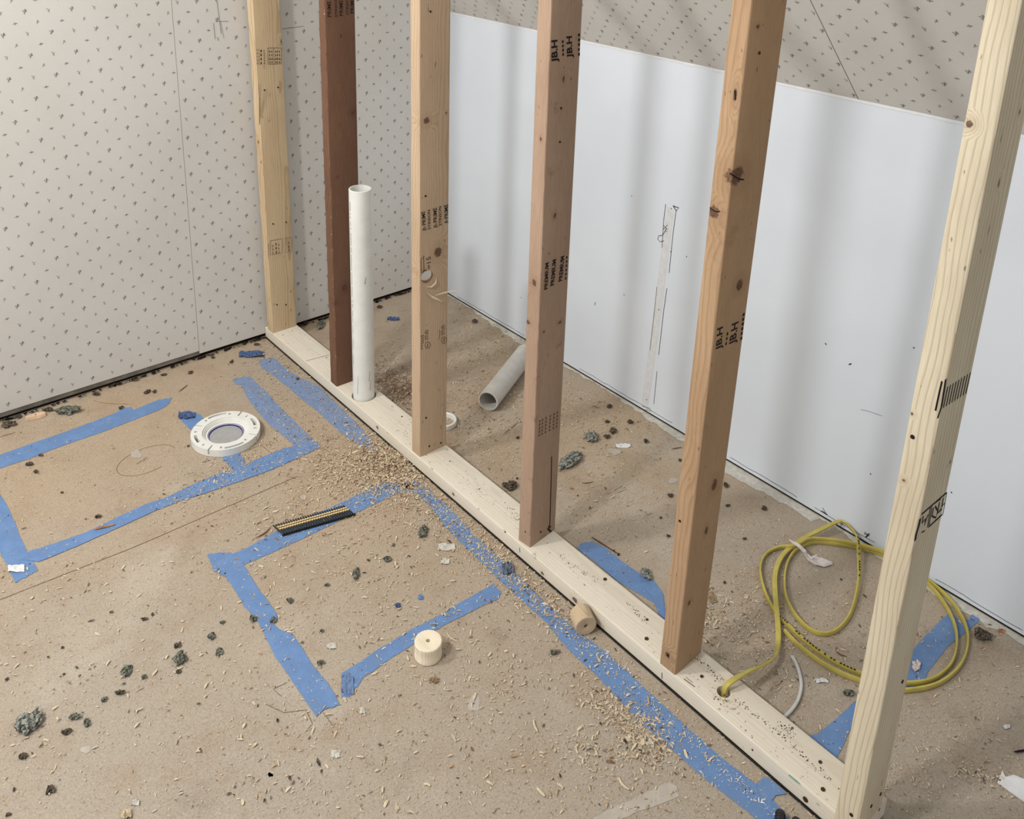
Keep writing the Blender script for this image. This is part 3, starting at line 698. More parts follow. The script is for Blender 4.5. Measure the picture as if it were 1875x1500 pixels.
# ------------------------------------------------------------------ round things
def lathe(b, c, prof, n=48, m=0, axis=None, close=False):
    """prof: (radius, height[, material]) around axis through c"""
    c = Vector(c); ax = Vector(axis or (0, 0, 1)).normalized(); t = ax.orthogonal().normalized(); s_ = ax.cross(t)
    vs = [c + ax * p[1] + (t * math.cos(2 * math.pi * i / n) + s_ * math.sin(2 * math.pi * i / n)) * p[0] for p in prof for i in range(n)]
    base = len(b.v); b.v += [tuple(v) for v in vs]
    for j in range(len(prof) - 1):
        mm = prof[j + 1][2] if len(prof[j + 1]) > 2 else m
        for i in range(n): b.f.append((base + j * n + i, base + j * n + (i + 1) % n, base + (j + 1) * n + (i + 1) % n, base + (j + 1) * n + i)); b.m.append(mm)
def tube_pipe(name, p0, p1, R_, r_, mat, org=None):
    p0 = Vector(p0); L = (Vector(p1) - p0).length; ax = (Vector(p1) - p0).normalized(); b = MB()
    lathe(b, p0, [(r_, 0), (R_ - .001, 0), (R_, .001), (R_, L - .001), (R_ - .001, L), (r_, L), (r_, 0)], axis=ax)
    return smooth_by_angle(fixn(b.build(name, mat, org=org)), 40)
pipe = tube_pipe('standing_pipe', PIPE, PIPE + Vector((-.0, .0, 0.664)), 0.0302, 0.0262, M['pvc'])
tag(pipe, 'white plastic drain pipe standing upright through the sole plate', 'pipe')
b = MB(); r = random.Random(4)
vd = (CAM - PIPE); az = math.atan2(vd.y, vd.x) - math.radians(62)
for z in np.arange(0.15, 0.63, 0.0052):
    if r.random() < .75:
        for da in ((0, .035) if z > .3 else (0,)):
            a = az + da; R_ = 0.0305; ww = .0016
            q = [PIPE + Vector((R_ * math.cos(a + k), R_ * math.sin(a + k), z + dz)) for k, dz in ((-ww / R_ / 2, 0), (ww / R_ / 2, 0), (ww / R_ / 2, .003), (-ww / R_ / 2, .003))]; b.add(q, [(0, 1, 2, 3)])
b.build('printed_line', M['ink2'], pipe)
b = MB()
for (a0, z0, z1, w_) in ((35, .07, .10, .0016), (30, .10, .13, .0012), (-35, .06, .12, .001), (15, .40, .42, .002)):
    a = math.atan2(vd.y, vd.x) + math.radians(a0); R_ = .0305
    b = MB(); q = [PIPE + Vector((R_ * math.cos(a + k), R_ * math.sin(a + k), z)) for k, z in ((-w_ / R_, z0), (w_ / R_, z0), (w_ / R_ + .08, z1), (.08, z1))]; b.add(q, [(0, 1, 2, 3)]); b.build('scuff_mark', M['chalk'], pipe)

n0 = fl((893, 752)); n1 = fl((962, 662))
dirp = (n1 - n0).normalized()
lp = tube_pipe('loose_pipe', n0 + Vector((0, 0, .0306)), n0 + dirp * 0.30 + Vector((0, 0, .0306)), 0.0302, 0.0262, M['pvcdust'])
tag(lp, 'short cut length of white plastic pipe lying on the subfloor behind the studs', 'pipe')

cr = fl((812, 776)); b = MB()
lathe(b, cr + Vector((0, 0, .0006)), [(.030, 0), (.0355, 0), (.0365, .001), (.0365, .013), (.0355, .014), (.031, .014), (.030, .013), (.030, 0)])
ring = smooth_by_angle(fixn(b.build('pipe_coupling_ring', M['pvc'])), 40); tag(ring, 'white plastic ring lying flat on the floor behind the stud with the bored hole', 'pipe fitting')

# closet flange: polar height field with real slots and notches
FC = fl((414, 800)); FC.z = 0.0012
RF = 0.089; ft = 0.020
rads = [0.047, 0.050, 0.0535, 0.0565, 0.0600, 0.0645, 0.068, 0.0725, 0.077, 0.0805, 0.084, RF - 0.0015, RF]
nt = 240
rot0 = math.radians(8)
def hcell(i, j):
    r_ = (rads[j] + rads[j + 1]) / 2; a = math.degrees(2 * math.pi * (i + .5) / nt + rot0) % 360
    base = ft
    if r_ < 0.0535: base = 0.010
    elif r_ < 0.0565: base = 0.0135
    elif r_ < 0.0600: base = 0.0165
    def near(c, w): return abs((a - c + 180) % 360 - 180) < w
    for c in (38, 128, 218, 308):
        if near(c, 2.0) and 0.068 < r_: base = 0.004
    for c in (83, 263):
        if near(c, 18) and 0.077 < r_ < 0.084: base = 0.004
    for c in (353, 173):
        if near(c, 13) and 0.0725 < r_ < 0.0805 : base = -1
    for c in (20, 58, 108, 148, 200, 238, 288, 330):
        if near(c, 2.2) and 0.0725 < r_ < 0.0805: base = -1
    return base
Hc = [[hcell(i, j) for j in range(len(rads) - 1)] for i in range(nt)]
b = MB()
def pp(r_, i, z): a = 2 * math.pi * i / nt + rot0; return (FC.x + r_ * math.cos(a), FC.y + r_ * math.sin(a), FC.z + z)
for i in range(nt):
    for j in range(len(rads) - 1):
        h = max(0, Hc[i][j])
        if Hc[i][j] >= 0: b.add([pp(rads[j], i, h), pp(rads[j + 1], i, h), pp(rads[j + 1], i + 1, h), pp(rads[j], i + 1, h)], [(0, 1, 2, 3)])
        h2 = max(0, Hc[i][j + 1]) if j < len(rads) - 2 else 0
        if h2 != h: b.add([pp(rads[j + 1], i, h), pp(rads[j + 1], i, h2), pp(rads[j + 1], i + 1, h2), pp(rads[j + 1], i + 1, h)], [(0, 1, 2, 3)])
        h3 = max(0, Hc[(i + 1) % nt][j])
        if h3 != h: b.add([pp(rads[j], i + 1, h), pp(rads[j + 1], i + 1, h), pp(rads[j + 1], i + 1, h3), pp(rads[j], i + 1, h3)], [(0, 1, 2, 3)])
    b.add([pp(rads[0], i, Hc[i][0]), pp(rads[0], i + 1, Hc[i][0]), pp(rads[0], i + 1, 0.001), pp(rads[0], i, 0.001)], [(0, 1, 2, 3)])
fob = b.build('closet_flange', M['pvc']); tag(fob, 'white plastic toilet flange lying on the subfloor inside the blue tape outline', 'pipe fitting')
me = fob.data; bm = bmesh.new(); bm.from_mesh(me); bmesh.ops.remove_doubles(bm, verts=bm.verts, dist=1e-6); bmesh.ops.recalc_face_normals(bm, faces=bm.faces); bm.to_mesh(me); bm.free()
b = MB(); lathe(b, FC, [(0.0469, .0095), (0.0445, .0095), (0.0440, .0045), (0.0425, .0045)]); fixn(b.build('primer_ring', M['purple'], fob, smooth=False))
b = MB(); lathe(b, FC, [(0.0460, .0085), (0.0450, .0100), (0.0440, .0085)]); b.build('inner_lip', M['pvc'], fob)
b = MB(); lathe(b, FC, [(0.0428, .0040), (0.0415, .0052), (0.02, .0048), (0.0005, .0046)]); b.build('knockout_cap', M['greycap'], fob)

# ------------------------------------------------------------------ nail strip
A0 = fl((499, 962), .003); A1 = fl((627, 926), .003); B0 = fl((520, 981), .003)
ns = bpy.data.objects.new('nail_strip', None); COL.objects.link(ns); ns.location = (A0.x + (A1 - A0).x / 2, A0.y + (A1 - A0).y / 2, 0); tag(ns, 'collated strip of black framing nails lying across the blue tape', 'nail strip')
nd = (B0 - A0); nd.z = 0; NLEN = nd.length; nd.normalize(); sd = (A1 - A0); sd.z = 0
cnt = 30
nb = MB(); prof = [(0.0001, 0), (.0008, .003)]
for k in range(int((NLEN - .006) / .0022)): prof += [(.0019, .004 + k * .0022), (.0015, .0052 + k * .0022)]
prof += [(.0017, NLEN - .0015), (.0038, NLEN - .0015), (.0038, NLEN), (.0001, NLEN)]
lathe(nb, (0, 0, 0), prof, n=8, axis=nd)
n0_ = nb.build('nail', M['nail'], org=(0, 0, 0)); n0_.parent = ns
for i in range(cnt):
    o = n0_ if i == 0 else n0_.copy()
    if i: COL.objects.link(o); o.parent = ns
    p = A0 + sd * (i / (cnt - 1)) ; o.location = Vector((p.x, p.y, 0.0048)) - ns.location
for (f0, f1, mt, h) in ((.30, .39, 'collate', .0075), (.39, .47, 'collate_dark', .0064), (.47, .56, 'collate', .0075)):
    b = MB(); n = 120; P_ = []
    for j, ff in enumerate((f0, f0, f1, f1)):
        for i in range(n + 1):
            t = i / n; p = A0 + sd * t + nd * NLEN * ff
            z = 0.002 if j in (0, 3) else h + (.0007 * math.cos(t * (cnt - 1) * 2 * math.pi) if mt == 'collate' else 0)
            P_.append((p.x, p.y, z))
    m_ = n + 1
    b.add(P_, [(j * m_ + i, j * m_ + i + 1, (j + 1) * m_ + i + 1, (j + 1) * m_ + i) for j in range(3) for i in range(n)])
    b.build('paper_band' if mt == 'collate' else 'glue_band', M[mt], ns)

# ------------------------------------------------------------------ hole-saw plugs
pc = fl((784, 1190)); pc = fl((784, 1208)); pc = pc + (pc - Vector((CAM.x, CAM.y, 0))).normalized() * 0.004
pc = fl((784, 1200)); pc.z = 0.0008
plug_w = wood('plug_wood', (240, 230, 208), (212, 190, 156), pith=(.1, .02), ring=70, contrast=.5, axis='y', fine=.2)
def plug(name, c, axis, R_, h, mat):
    b = MB(); lathe(b, c, [(.0042, h * .5), (.0042, h - .0005), (.005, h), (R_ - .0015, h), (R_, h - .0015), (R_ * 1.0, h * .75), (R_ * .985, h * .7), (R_ * .985, h * .3), (R_, h * .25), (R_, .001), (R_ - .001, 0), (.0005, 0)], axis=axis, n=48)
    lathe(b, Vector(c) + Vector(axis).normalized() * h * .5, [(.0042, 0, 1), (.0002, 0, 1)], axis=axis)
    return smooth_by_angle(fixn(b.build(name, [mat, M['ink']])), 35)
p1 = plug('wood_plug', pc, (0, 0, 1), 0.0268, 0.036, plug_w); tag(p1, 'round pale hole-saw plug standing upright on the bare floor by the blue tape', 'wood plug', 'hole-saw plugs')
e0 = fl((1072, 1164)); axd = (fl((1060, 1135)) - e0).normalized()
plug_w2 = wood('plug_side_wood', (206, 186, 156), (168, 142, 112), pith=(.0, .09), ring=110, contrast=.6, axis='y', fine=.25)
p2 = plug('wood_plug', e0 + axd * 0.038 + Vector((0, 0, .0232)), tuple(-axd), 0.0224, 0.038, plug_w2); tag(p2, 'tan hole-saw plug lying on its side against the sole plate', 'wood plug', 'hole-saw plugs')

# ------------------------------------------------------------------ tape
def tape(poly, label, z=0.0006, th=0.0005, mat='tape', step=0.012, wob=0.0007, group='strips of blue masking tape', torn=(), name='tape_strip'):
    P_ = [fl(q) for q in poly]; out = []; r = random.Random(int(poly[0][0] * 3 + poly[0][1]))
    n = len(P_)
    for i in range(n):
        a, c = P_[i], P_[(i + 1) % n]; k = max(1, int((c - a).length / (0.004 if i in torn else step)))
        for j in range(k):
            p = a.lerp(c, j / k); am = 0.0022 if i in torn else wob
            out.append(p + Vector((r.uniform(-am, am), r.uniform(-am, am), 0)))
    bm = bmesh.new(); vs = [bm.verts.new((p.x, p.y, z + th)) for p in out]; f = bm.faces.new(vs)
    if f.normal.z < 0: f.normal_flip()
    bmesh.ops.triangulate(bm, faces=[f])
    ext = bmesh.ops.extrude_face_region(bm, geom=list(bm.faces))
    for v in ext['geom']:
        if isinstance(v, bmesh.types.BMVert): v.co.z = z
    bmesh.ops.recalc_face_normals(bm, faces=bm.faces)
    c = sum(out, Vector()) / len(out); c.z = z
    for v in bm.verts: v.co -= c
    me = bpy.data.meshes.new(name); bm.to_mesh(me); bm.free(); me.materials.append(M[mat])
    o = bpy.data.objects.new(name, me); COL.objects.link(o); o.location = c
    tag(o, label, 'masking tape', group); return o
tape([(-12, 838), (60, 812), (120, 791), (188, 766), (216, 755), (222, 748), (240, 746), (243, 752), (290, 733), (316, 728), (306, 743), (290, 752), (200, 787), (100, 822), (50, 842), (-12, 862)],
     'blue tape strip running parallel to the wallpapered wall, left of the white flange', torn=(8, 9))
tape([(40, 1025), (55, 1010), (100, 996), (160, 975), (215, 948), (262, 926), (300, 914), (345, 892), (400, 868), (440, 858), (470, 842), (520, 822), (560, 812), (588, 818), (575, 826), (500, 860), (440, 882), (370, 906), (330, 918), (280, 938), (215, 968), (140, 1002), (70, 1030)],
     'long blue tape strip forming the lower edge of the flange outline', z=0.0013, torn=(0, 12, 13))
tape([(-12, 870), (0, 905), (12, 925), (25, 952), (38, 985), (52, 1015), (70, 1045), (28, 1068), (15, 1040), (0, 1012), (-20, 975)],
     'wide blue tape strip at the left edge with a white chip on it', torn=(6,))
tape([(426, 695), (457, 689), (470, 702), (488, 718), (512, 745), (535, 768), (560, 792), (588, 817), (560, 826), (545, 835), (538, 815), (520, 800), (497, 781), (472, 755), (452, 728), (443, 706), (432, 703)],
     'blue tape strip with a torn end, to the right of the white flange', torn=(0, 16, 7), mat='taped')
tape([(328, 762), (345, 752), (368, 760), (380, 775), (420, 815), (440, 832), (455, 855), (452, 872), (428, 862), (405, 838), (380, 810), (350, 788), (336, 775)],
     'short blue tape strip passing under the white flange', torn=(0, 1, 12), z=0.0002, th=0.0006)
tape([(474, 660), (500, 655), (520, 672), (542, 688), (581, 706), (620, 743), (650, 772), (675, 800), (697, 828), (684, 829), (650, 811), (620, 790), (578, 751), (552, 731), (530, 712), (500, 688), (480, 674)],
     'blue tape strip closest to the sole plate near the wallpapered wall', torn=(0, 8), mat='taped')
tape([(382, 1018), (425, 1015), (450, 1005), (509, 972), (560, 948), (600, 932), (634, 917), (668, 900), (704, 882), (745, 878), (760, 892), (735, 900), (710, 912), (680, 927), (647, 942), (600, 965), (560, 984), (494, 1015), (446, 1035), (400, 1042)],
     'blue tape strip under the nail strip', torn=(0, 8))
tape([(380, 1016), (420, 1012), (440, 1025), (452, 1045), (470, 1075), (490, 1100), (506, 1125), (508, 1136), (500, 1145), (515, 1155), (535, 1162), (548, 1180), (570, 1215), (600, 1252), (623, 1290), (603, 1298), (590, 1303), (580, 1314), (560, 1285), (530, 1240), (505, 1205), (485, 1165), (470, 1135), (448, 1112), (432, 1085), (415, 1058), (393, 1048)],
     'blue tape strip on the left side of the lower outline, two crumbs on it', z=0.0013, torn=(0, 14, 15, 16, 26, 8))
tape([(625, 1234), (645, 1222), (700, 1185), (760, 1150), (800, 1130), (820, 1118), (850, 1100), (890, 1078), (904, 1070), (918, 1086), (912, 1098), (880, 1112), (820, 1142), (760, 1178), (710, 1210), (680, 1232), (666, 1240), (655, 1255), (640, 1278), (626, 1278)],
     'blue tape strip running under the upright wood plug', torn=(8, 9, 17, 18))
tape([(728, 888), (760, 880), (785, 893), (800, 915), (815, 922), (850, 962), (862, 975), (900, 1010), (940, 1045), (1000, 1105), (1060, 1160), (1090, 1180), (1110, 1195), (1190, 1270), (1260, 1335), (1330, 1395), (1384, 1437), (1420, 1470), (1460, 1520), (1405, 1520), (1370, 1488), (1300, 1435), (1220, 1365), (1160, 1310), (1090, 1235), (1040, 1190), (1000, 1140), (950, 1095), (900, 1048), (860, 1010), (820, 970), (790, 930), (765, 905), (742, 900)],
     'longest blue tape strip, running parallel to the sole plate', z=0.0006, torn=(0,))
tape([(798, 921), (810, 920), (852, 962), (858, 970), (835, 967), (815, 955)], 'small clean blue tape piece overlapping the longest strip', z=0.0014, mat='tape2', torn=(0, 3))
tape([(1384, 1437), (1399, 1424), (1412, 1430), (1440, 1455), (1420, 1458), (1412, 1468), (1425, 1485), (1440, 1500), (1420, 1505), (1400, 1480)], 'short blue tape stub reaching the sole plate near the cream stud', z=0.0016)
tape([(1056, 1003), (1065, 995), (1085, 993), (1110, 1005), (1140, 1030), (1170, 1050), (1190, 1060), (1217, 1105), (1225, 1140), (1208, 1128), (1198, 1105), (1170, 1088), (1130, 1065), (1090, 1030), (1070, 1015)],
     'dark clean blue tape strip lying behind the sole plate, before the orange-brown stud', mat='tape2', torn=(0, 1, 14), z=0.0006)
tape([(1186, 1062), (1200, 1068), (1215, 1090), (1216, 1135), (1206, 1125), (1192, 1092), (1180, 1078)], 'folded end of blue tape overlapping the strip behind the sole plate', mat='tape2', z=0.0014, torn=(0,))
tape([(1481, 1350), (1500, 1342), (1530, 1318), (1565, 1285), (1578, 1300), (1560, 1330), (1540, 1375), (1528, 1392), (1510, 1378)], 'blue tape strip behind the sole plate, left of the cream stud', torn=(0,))
tape([(1660, 1205), (1680, 1180), (1730, 1130), (1740, 1122), (1762, 1140), (1775, 1135), (1782, 1120), (1797, 1130), (1790, 1140), (1765, 1162), (1735, 1185), (1700, 1230), (1690, 1250), (1660, 1265)], 'wide blue tape patch under the cable coil, right of the cream stud', torn=(4, 5, 6))

# folded-back tape ends and crumpled bits
def crumple(name, q, sx, sy, h, mat, label, cat, seed, group=None, z=0.0008, lump=5):
    """thin crumpled sheet"""
    r = random.Random(seed); n = 9; b = MB(); c = fl(q); k = (fl((q[0] + 1, q[1])) - c).length
    vx = (fl((q[0] + 1, q[1])) - c); vy = (fl((q[0], q[1] - 1)) - c)
    vs = []
    for j in range(n):
        for i in range(n):
            u = i / (n - 1) - .5; v = j / (n - 1) - .5
            w_ = 1 - .5 * abs(u) * 2 * r.random()
            p = c + vx * (u * sx) + vy * (v * sy * w_); p.z = z + h * abs(mnoise.noise(Vector((u * lump, v * lump, seed)))) * (1.2) + .0003
            vs.append(p + Vector((r.uniform(-.0007, .0007), r.uniform(-.0007, .0007), 0)))
    m_ = n * n; b.add(vs + [v + Vector((0, 0, -.0003)) for v in vs], [(j * n + i, j * n + i + 1, (j + 1) * n + i + 1, (j + 1) * n + i) for j in range(n - 1) for i in range(n - 1)])
    b.f += [tuple(m_ + x for x in f[::-1]) for f in b.f[:(n - 1) ** 2]]; b.m += [0] * (n - 1) ** 2
    o = b.build(name, mat, smooth=False)
    if label: tag(o, label, cat, group)
    return o
crumple('crumpled_tape', (461, 650), 46, 12, .012, M['bluecr'], 'dark crumpled blue tape near the wall beside the end of the sole plate', 'masking tape', 3)
crumple('crumpled_tape', (342, 762), 30, 14, .012, M['bluecr'], 'crumpled blue tape end with a black edge, left of the white flange', 'masking tape', 4, z=0.0015)
crumple('crumpled_tape', (720, 585), 22, 6, .008, M['bluecr'], 'twisted blue tape scrap on the floor behind the standing pipe', 'masking tape', 5)
crumple('crumpled_tape', (930, 1044), 20, 24, .012, plain('dusty_tape_ball', (112, 122, 140), var=.3, scale=150), 'grey-blue tape ball on the longest tape strip', 'masking tape', 6, z=0.0016)
crumple('crumpled_tape', (636, 1254), 22, 40, .004, plain('tape_backing', (112, 134, 172), var=.15, scale=100), 'folded-back pale end of the tape strip left of the upright plug', 'masking tape', 8, z=0.0014)

# ------------------------------------------------------------------ cable
def sweep(name, pts, w, t, mat, org=None, angs=None, n=12, sub=8):
    """flat ribbon cable along a Catmull-Rom path; angs: 0 = standing on edge, 90 = lying flat"""
    P_ = [Vector(p) for p in pts]; A_ = angs or [0] * len(P_)
    Q = []; G = []
    for i in range(len(P_) - 1):
        p0, p1_, p2_, p3 = P_[max(0, i - 1)], P_[i], P_[i + 1], P_[min(len(P_) - 1, i + 2)]
        for k in range(sub):
            x = k / sub
            Q.append(0.5 * ((2 * p1_) + (p2_ - p0) * x + (2 * p0 - 5 * p1_ + 4 * p2_ - p3) * x * x + (3 * p1_ - p0 - 3 * p2_ + p3) * x ** 3)); G.append(A_[i] * (1 - x) + A_[i + 1] * x)
    Q.append(P_[-1]); G.append(A_[-1]); b = MB(); vs = []
    for i, p in enumerate(Q):
        tg = (Q[min(len(Q) - 1, i + 1)] - Q[max(0, i - 1)]).normalized(); side = tg.cross(Vector((0, 0, 1)))
        if side.length < 1e-4: side = Vector((1, 0, 0))
        side.normalize(); up = side.cross(tg); a = math.radians(G[i]); wd_ = up * math.cos(a) + side * math.sin(a); td = side * math.cos(a) - up * math.sin(a)
        for k in range(n):
            th = 2 * math.pi * k / n; c_, s_ = math.cos(th), math.sin(th); pw = .6
            vs.append(p + wd_ * (w / 2 * math.copysign(abs(c_) ** pw, c_)) + td * (t / 2 * math.copysign(abs(s_) ** pw, s_)))
    m_ = len(Q); b.add(vs, [(i * n + k, i * n + (k + 1) % n, (i + 1) * n + (k + 1) % n, (i + 1) * n + k) for i in range(m_ - 1) for k in range(n)] + [tuple(range(n)), tuple(range((m_ - 1) * n, m_ * n))[::-1]])
    o = fixn(b.build(name, mat, org=org)); smooth_by_angle(o, 50); return o, Q, G
cp = [(1327, 1278, -.02, 90), (1326, 1266, .046, 90), (1345, 1244, .058, 80), (1372, 1229, .050, 60), (1400, 1217, .034, 45), (1420, 1200, .022, 20), (1425, 1172, .012, 70), (1424, 1140, .012, 75), (1420, 1095, .012, 75), (1419, 1055, .011, 70), (1427, 1027, .011, 75), (1443, 1006, .012, 80),
      (1468, 988, .016, 80), (1500, 971, .021, 85), (1535, 955, .027, 75), (1559, 947, .031, 40), (1566, 958, .026, 20), (1570, 985, .020, 35), (1573, 1020, .016, 60), (1573, 1060, .012, 35), (1566, 1100, .008, 25), (1553, 1132, .007, 15), (1532, 1154, .007, 5), (1508, 1161, .007, 0), (1482, 1152, .007, 0),
      (1456, 1126, .007, 0), (1439, 1092, .007, 0), (1437, 1052, .007, 0), (1446, 1022, .007, 0), (1464, 1003, .007, 0), (1492, 993, .007, 5), (1530, 996, .008, 10), (1572, 1003, .008, 10), (1618, 1017, .007, 5),
      (1662, 1038, .007, 0), (1700, 1070, .007, 0), (1728, 1104, .007, 0), (1748, 1145, .007, 0), (1751, 1185, .007, 0), (1740, 1218, .007, 0), (1712, 1242, .008, 5), (1675, 1251, .009, 5), (1630, 1249, .009, 5), (1585, 1237, .008, 0), (1535, 1216, .008, 0),
      (1490, 1187, .008, 0), (1450, 1152, .008, 0), (1420, 1121, .007, 0), (1401, 1085, .007, 0), (1392, 1045, .007, 0), (1400, 1018, .007, 5), (1425, 1003, .008, 10), (1455, 1000, .018, 10), (1480, 988, .018, 10), (1510, 988, .016, 10), (1560, 995, .018, 5), (1620, 1012, .018, 5),
      (1670, 1034, .012, 0), (1710, 1065, .008, 0), (1745, 1105, .007, 0), (1769, 1150, .007, 0), (1770, 1190, .007, 0), (1754, 1224, .007, 0), (1722, 1250, .007, 0), (1680, 1262, .007, 0), (1630, 1263, .007, 0), (1570, 1245, .007, 0), (1515, 1220, .007, 0), (1465, 1184, .007, 0), (1436, 1155, .007, 0)]
pts = [fl((x, y), z) for x, y, z, a in cp]
pts[0] = Vector((HOLE.x + .003, HOLE.y, .004)); pts[1] = Vector((HOLE.x + .003, HOLE.y, .047))
pts = [Vector((min(p.x, W - 0.009), p.y, p.z)) for p in pts]
cable, CQ, CG = sweep('yellow_cable', pts, 0.0112, 0.0050, M['yellow'], angs=[c[3] for c in cp])
tag(cable, 'flat yellow electrical cable coming up through the sole plate and coiled on the floor', 'cable')
b = MB()
def print_run(i0, i1):
    for i in range(i0, i1):
        if rnd.random() < .35: continue
        p = CQ[i]; q = CQ[i + 1]; tg = (q - p).normalized(); v = (CAM - p).normalized(); side = tg.cross(v).normalized(); off = v * 0.0030 + Vector((0, 0, .0045))
        p_ = p + off; q_ = p + (q - p) * .65 + off; w_ = .0013; b.add([p_ - side * w_, q_ - side * w_, q_ + side * w_, p_ + side * w_], [(0, 1, 2, 3)])
print_run(17 * 8, 19 * 8); print_run(42 * 8, 47 * 8)
b.build('cable_print', M['ink'], cable)
# white film tie around the bundle
b = MB()
tp = [fl((1445, 988), .030), fl((1455, 994), .034), fl((1464, 1000), .034), fl((1474, 1010), .028), fl((1478, 1022), .016), fl((1492, 1026), .010), fl((1508, 1030), .008), fl((1524, 1031), .005)]
shaving(b, tp[:5], .010); shaving(b, tp[4:], .020)
shaving(b, [fl((1478, 1014), .02), fl((1485, 1022), .018), fl((1496, 1016), .022)], .006)
tag(fixn(b.build('cable_tie_film', M['tie'])), 'twisted scrap of white plastic film tied around the yellow cable coil', 'tie')
wp_ = [(1450, 1202), (1457, 1214), (1464, 1234), (1467, 1258), (1461, 1282), (1448, 1302), (1430, 1318), (1416, 1326)]
ww, _, _ = sweep('white_wire', [fl(q, .0042) for q in wp_], 0.0062, 0.0062, M['whitewire'], angs=[0] * 8)
tag(ww, 'short curved white wire lying behind the sole plate near the cable hole', 'wire')

# ------------------------------------------------------------------ crumbs, chips, nails and scraps
def clump_mesh(b, c, sx, sy, sz, seed, n=6):
    r = random.Random(seed)
    base = bpy_ico
    for k in range(n):
        if k == 0: o = Vector((0, 0, 0)); s = .62
        else:
            a = r.uniform(0, 6.28); o = Vector((math.cos(a) * .62 * r.random() ** .5, math.sin(a) * .62 * r.random() ** .5, r.uniform(-.1, .45))); s = r.uniform(.22, .5)
        vs = []
        for v in base[0]:
            d = 1 + .8 * mnoise.noise(v * 1.9 + Vector((seed, k, 0))) + .5 * mnoise.noise(v * 5 + Vector((k, seed, 0))) + r.uniform(-.2, .2)
            p = (v * d * s + o); vs.append(Vector((c.x + p.x * sx, c.y + p.y * sy, max(c.z + .0003, c.z + (p.z * .8 + .42) * sz))))
        b.add(vs, base[1])
bm = bmesh.new(); bmesh.ops.create_icosphere(bm, subdivisions=2, radius=1); bpy_ico = ([v.co.copy() for v in bm.verts], [tuple(v.index for v in f.verts) for f in bm.faces]); bm.free()
def clump(q, wpx, hpx, mat, label, group=None, name='debris_crumb', cat='debris', n=7, z=0.0005, hz=1.0, ang=0):
    c = fl(q); a = (fl((q[0] + wpx / 2, q[1])) - c).length; d = (fl((q[0], q[1] + hpx / 2)) - c).length
    ex = (fl((q[0] + math.cos(ang), q[1] + math.sin(ang))) - c).normalized()
    b = MB(); c0 = Vector((0, 0, 0)); clump_mesh(b, c0, a, d * .85, min(a, d) * .75 * hz, int(q[0] * 13 + q[1] * 7), n)
    ey = Vector((-ex.y, ex.x, 0)); rg = random.Random(int(q[0] + q[1]))
    for k in range(int(n * 2.2)):      # fine bits shed around it
        t = rg.uniform(0, 6.28); rr = rg.uniform(.75, 1.25); s = rg.uniform(.0005, .0016); p = Vector((a * rr * math.cos(t), d * .85 * rr * math.sin(t), 0))
        if n < 6 and rg.random() < .5: continue
        b.add([p + Vector((rg.uniform(-1, 1) * s, rg.uniform(-1, 1) * s, .0002 + rg.random() * s)) for _ in range(4)], [(0, 1, 2), (0, 3, 1), (1, 3, 2), (2, 3, 0)])
    b.v = [tuple(c + ex * v[0] + ey * v[1] + Vector((0, 0, v[2] + z))) for v in b.v]
    o = b.build(name, M[mat]); tag(o, label, cat, group); return o
clump((55, 1326), 48, 62, 'crumb3', 'largest grey crumb of old backing at the lower left of the bare floor', n=14)
clump((331, 1211), 30, 34, 'crumb', 'dark grey-green crumb, largest of the cluster left of the lower tape strip', n=9)
clump((774, 976), 24, 34, 'crumb', 'grey-green crumb inside the lower tape outline, nearest the longest strip', n=10)
clump((653, 1050), 16, 34, 'crumb', 'tall narrow grey-green crumb in the middle of the lower tape outline', n=8)
clump((1083, 805), 30, 26, 'crumb3', 'grey and black crumb behind the sole plate, largest near the white wall', n=9)
clump((1044, 848), 74, 20, 'crumb3', 'long rough strip of grey backing beside the foot of the PREMIUM stud', n=22, ang=-.55)
clump((934, 893), 34, 18, 'crumb2', 'dark ragged clump against the sole plate just left of the PREMIUM stud', n=8)
clump((123, 757), 50, 16, 'crumb', 'flat dark crumb lying by the wallpapered wall, right of the pale wood chip', n=12)
clump((1799, 1167), 34, 26, 'crumb2', 'dark lump on the floor by the white wall, right of the cable coil', n=9)
clump((1183, 1054), 22, 30, 'crumb3', 'light grey crumb on the dark tape behind the sole plate', n=8, z=0.002)
clump((1015, 1197), 24, 16, 'crumb', 'grey crumb on the floor left of the longest tape strip, below the side-lying plug', n=7)
clump((1552, 1272), 28, 16, 'crumb', 'dark green crumb just left of the cream stud', n=7)
clump((587, 598), 16, 22, 'crumb', 'grey crumb by the wall between the first two studs', n=7)
clump((795, 1247), 20, 14, 'tan', 'small tan heap of sawdust just below the upright plug', n=8)
clump((15, 780), 34, 12, 'crumb2', 'black clump at the foot of the wallpapered wall at the left edge', n=7)
clump((1306, 1096), 22, 26, 'tan', 'rough round bark disc on the floor right of the orange-brown stud', n=5, hz=.35)
G1 = ('small dark crumb in the scatter at the lower left of the bare floor', 'dark crumbs at lower left')
for q, w_, h_ in (((136, 1315), 26, 14), ((160, 1327), 18, 20), ((123, 1342), 24, 16), ((43, 1387), 20, 16), ((91, 1448), 20, 22), ((219, 1270), 22, 14), ((190, 1284), 14, 12), ((232, 1230), 22, 34), ((264, 1241), 12, 12), ((325, 1185), 14, 14), ((327, 1232), 12, 12), ((388, 1168), 20, 16), ((402, 1196), 16, 22), ((265, 1135), 14, 8), ((279, 1127), 8, 6), ((204, 1122), 8, 6), ((115, 1187), 7, 6), ((117, 1236), 6, 6), ((13, 1245), 10, 8), ((15, 1493), 14, 10)):
    clump(q, w_, h_, 'crumb2' if (q[0] % 2) else 'crumb', G1[0], G1[1], n=5)
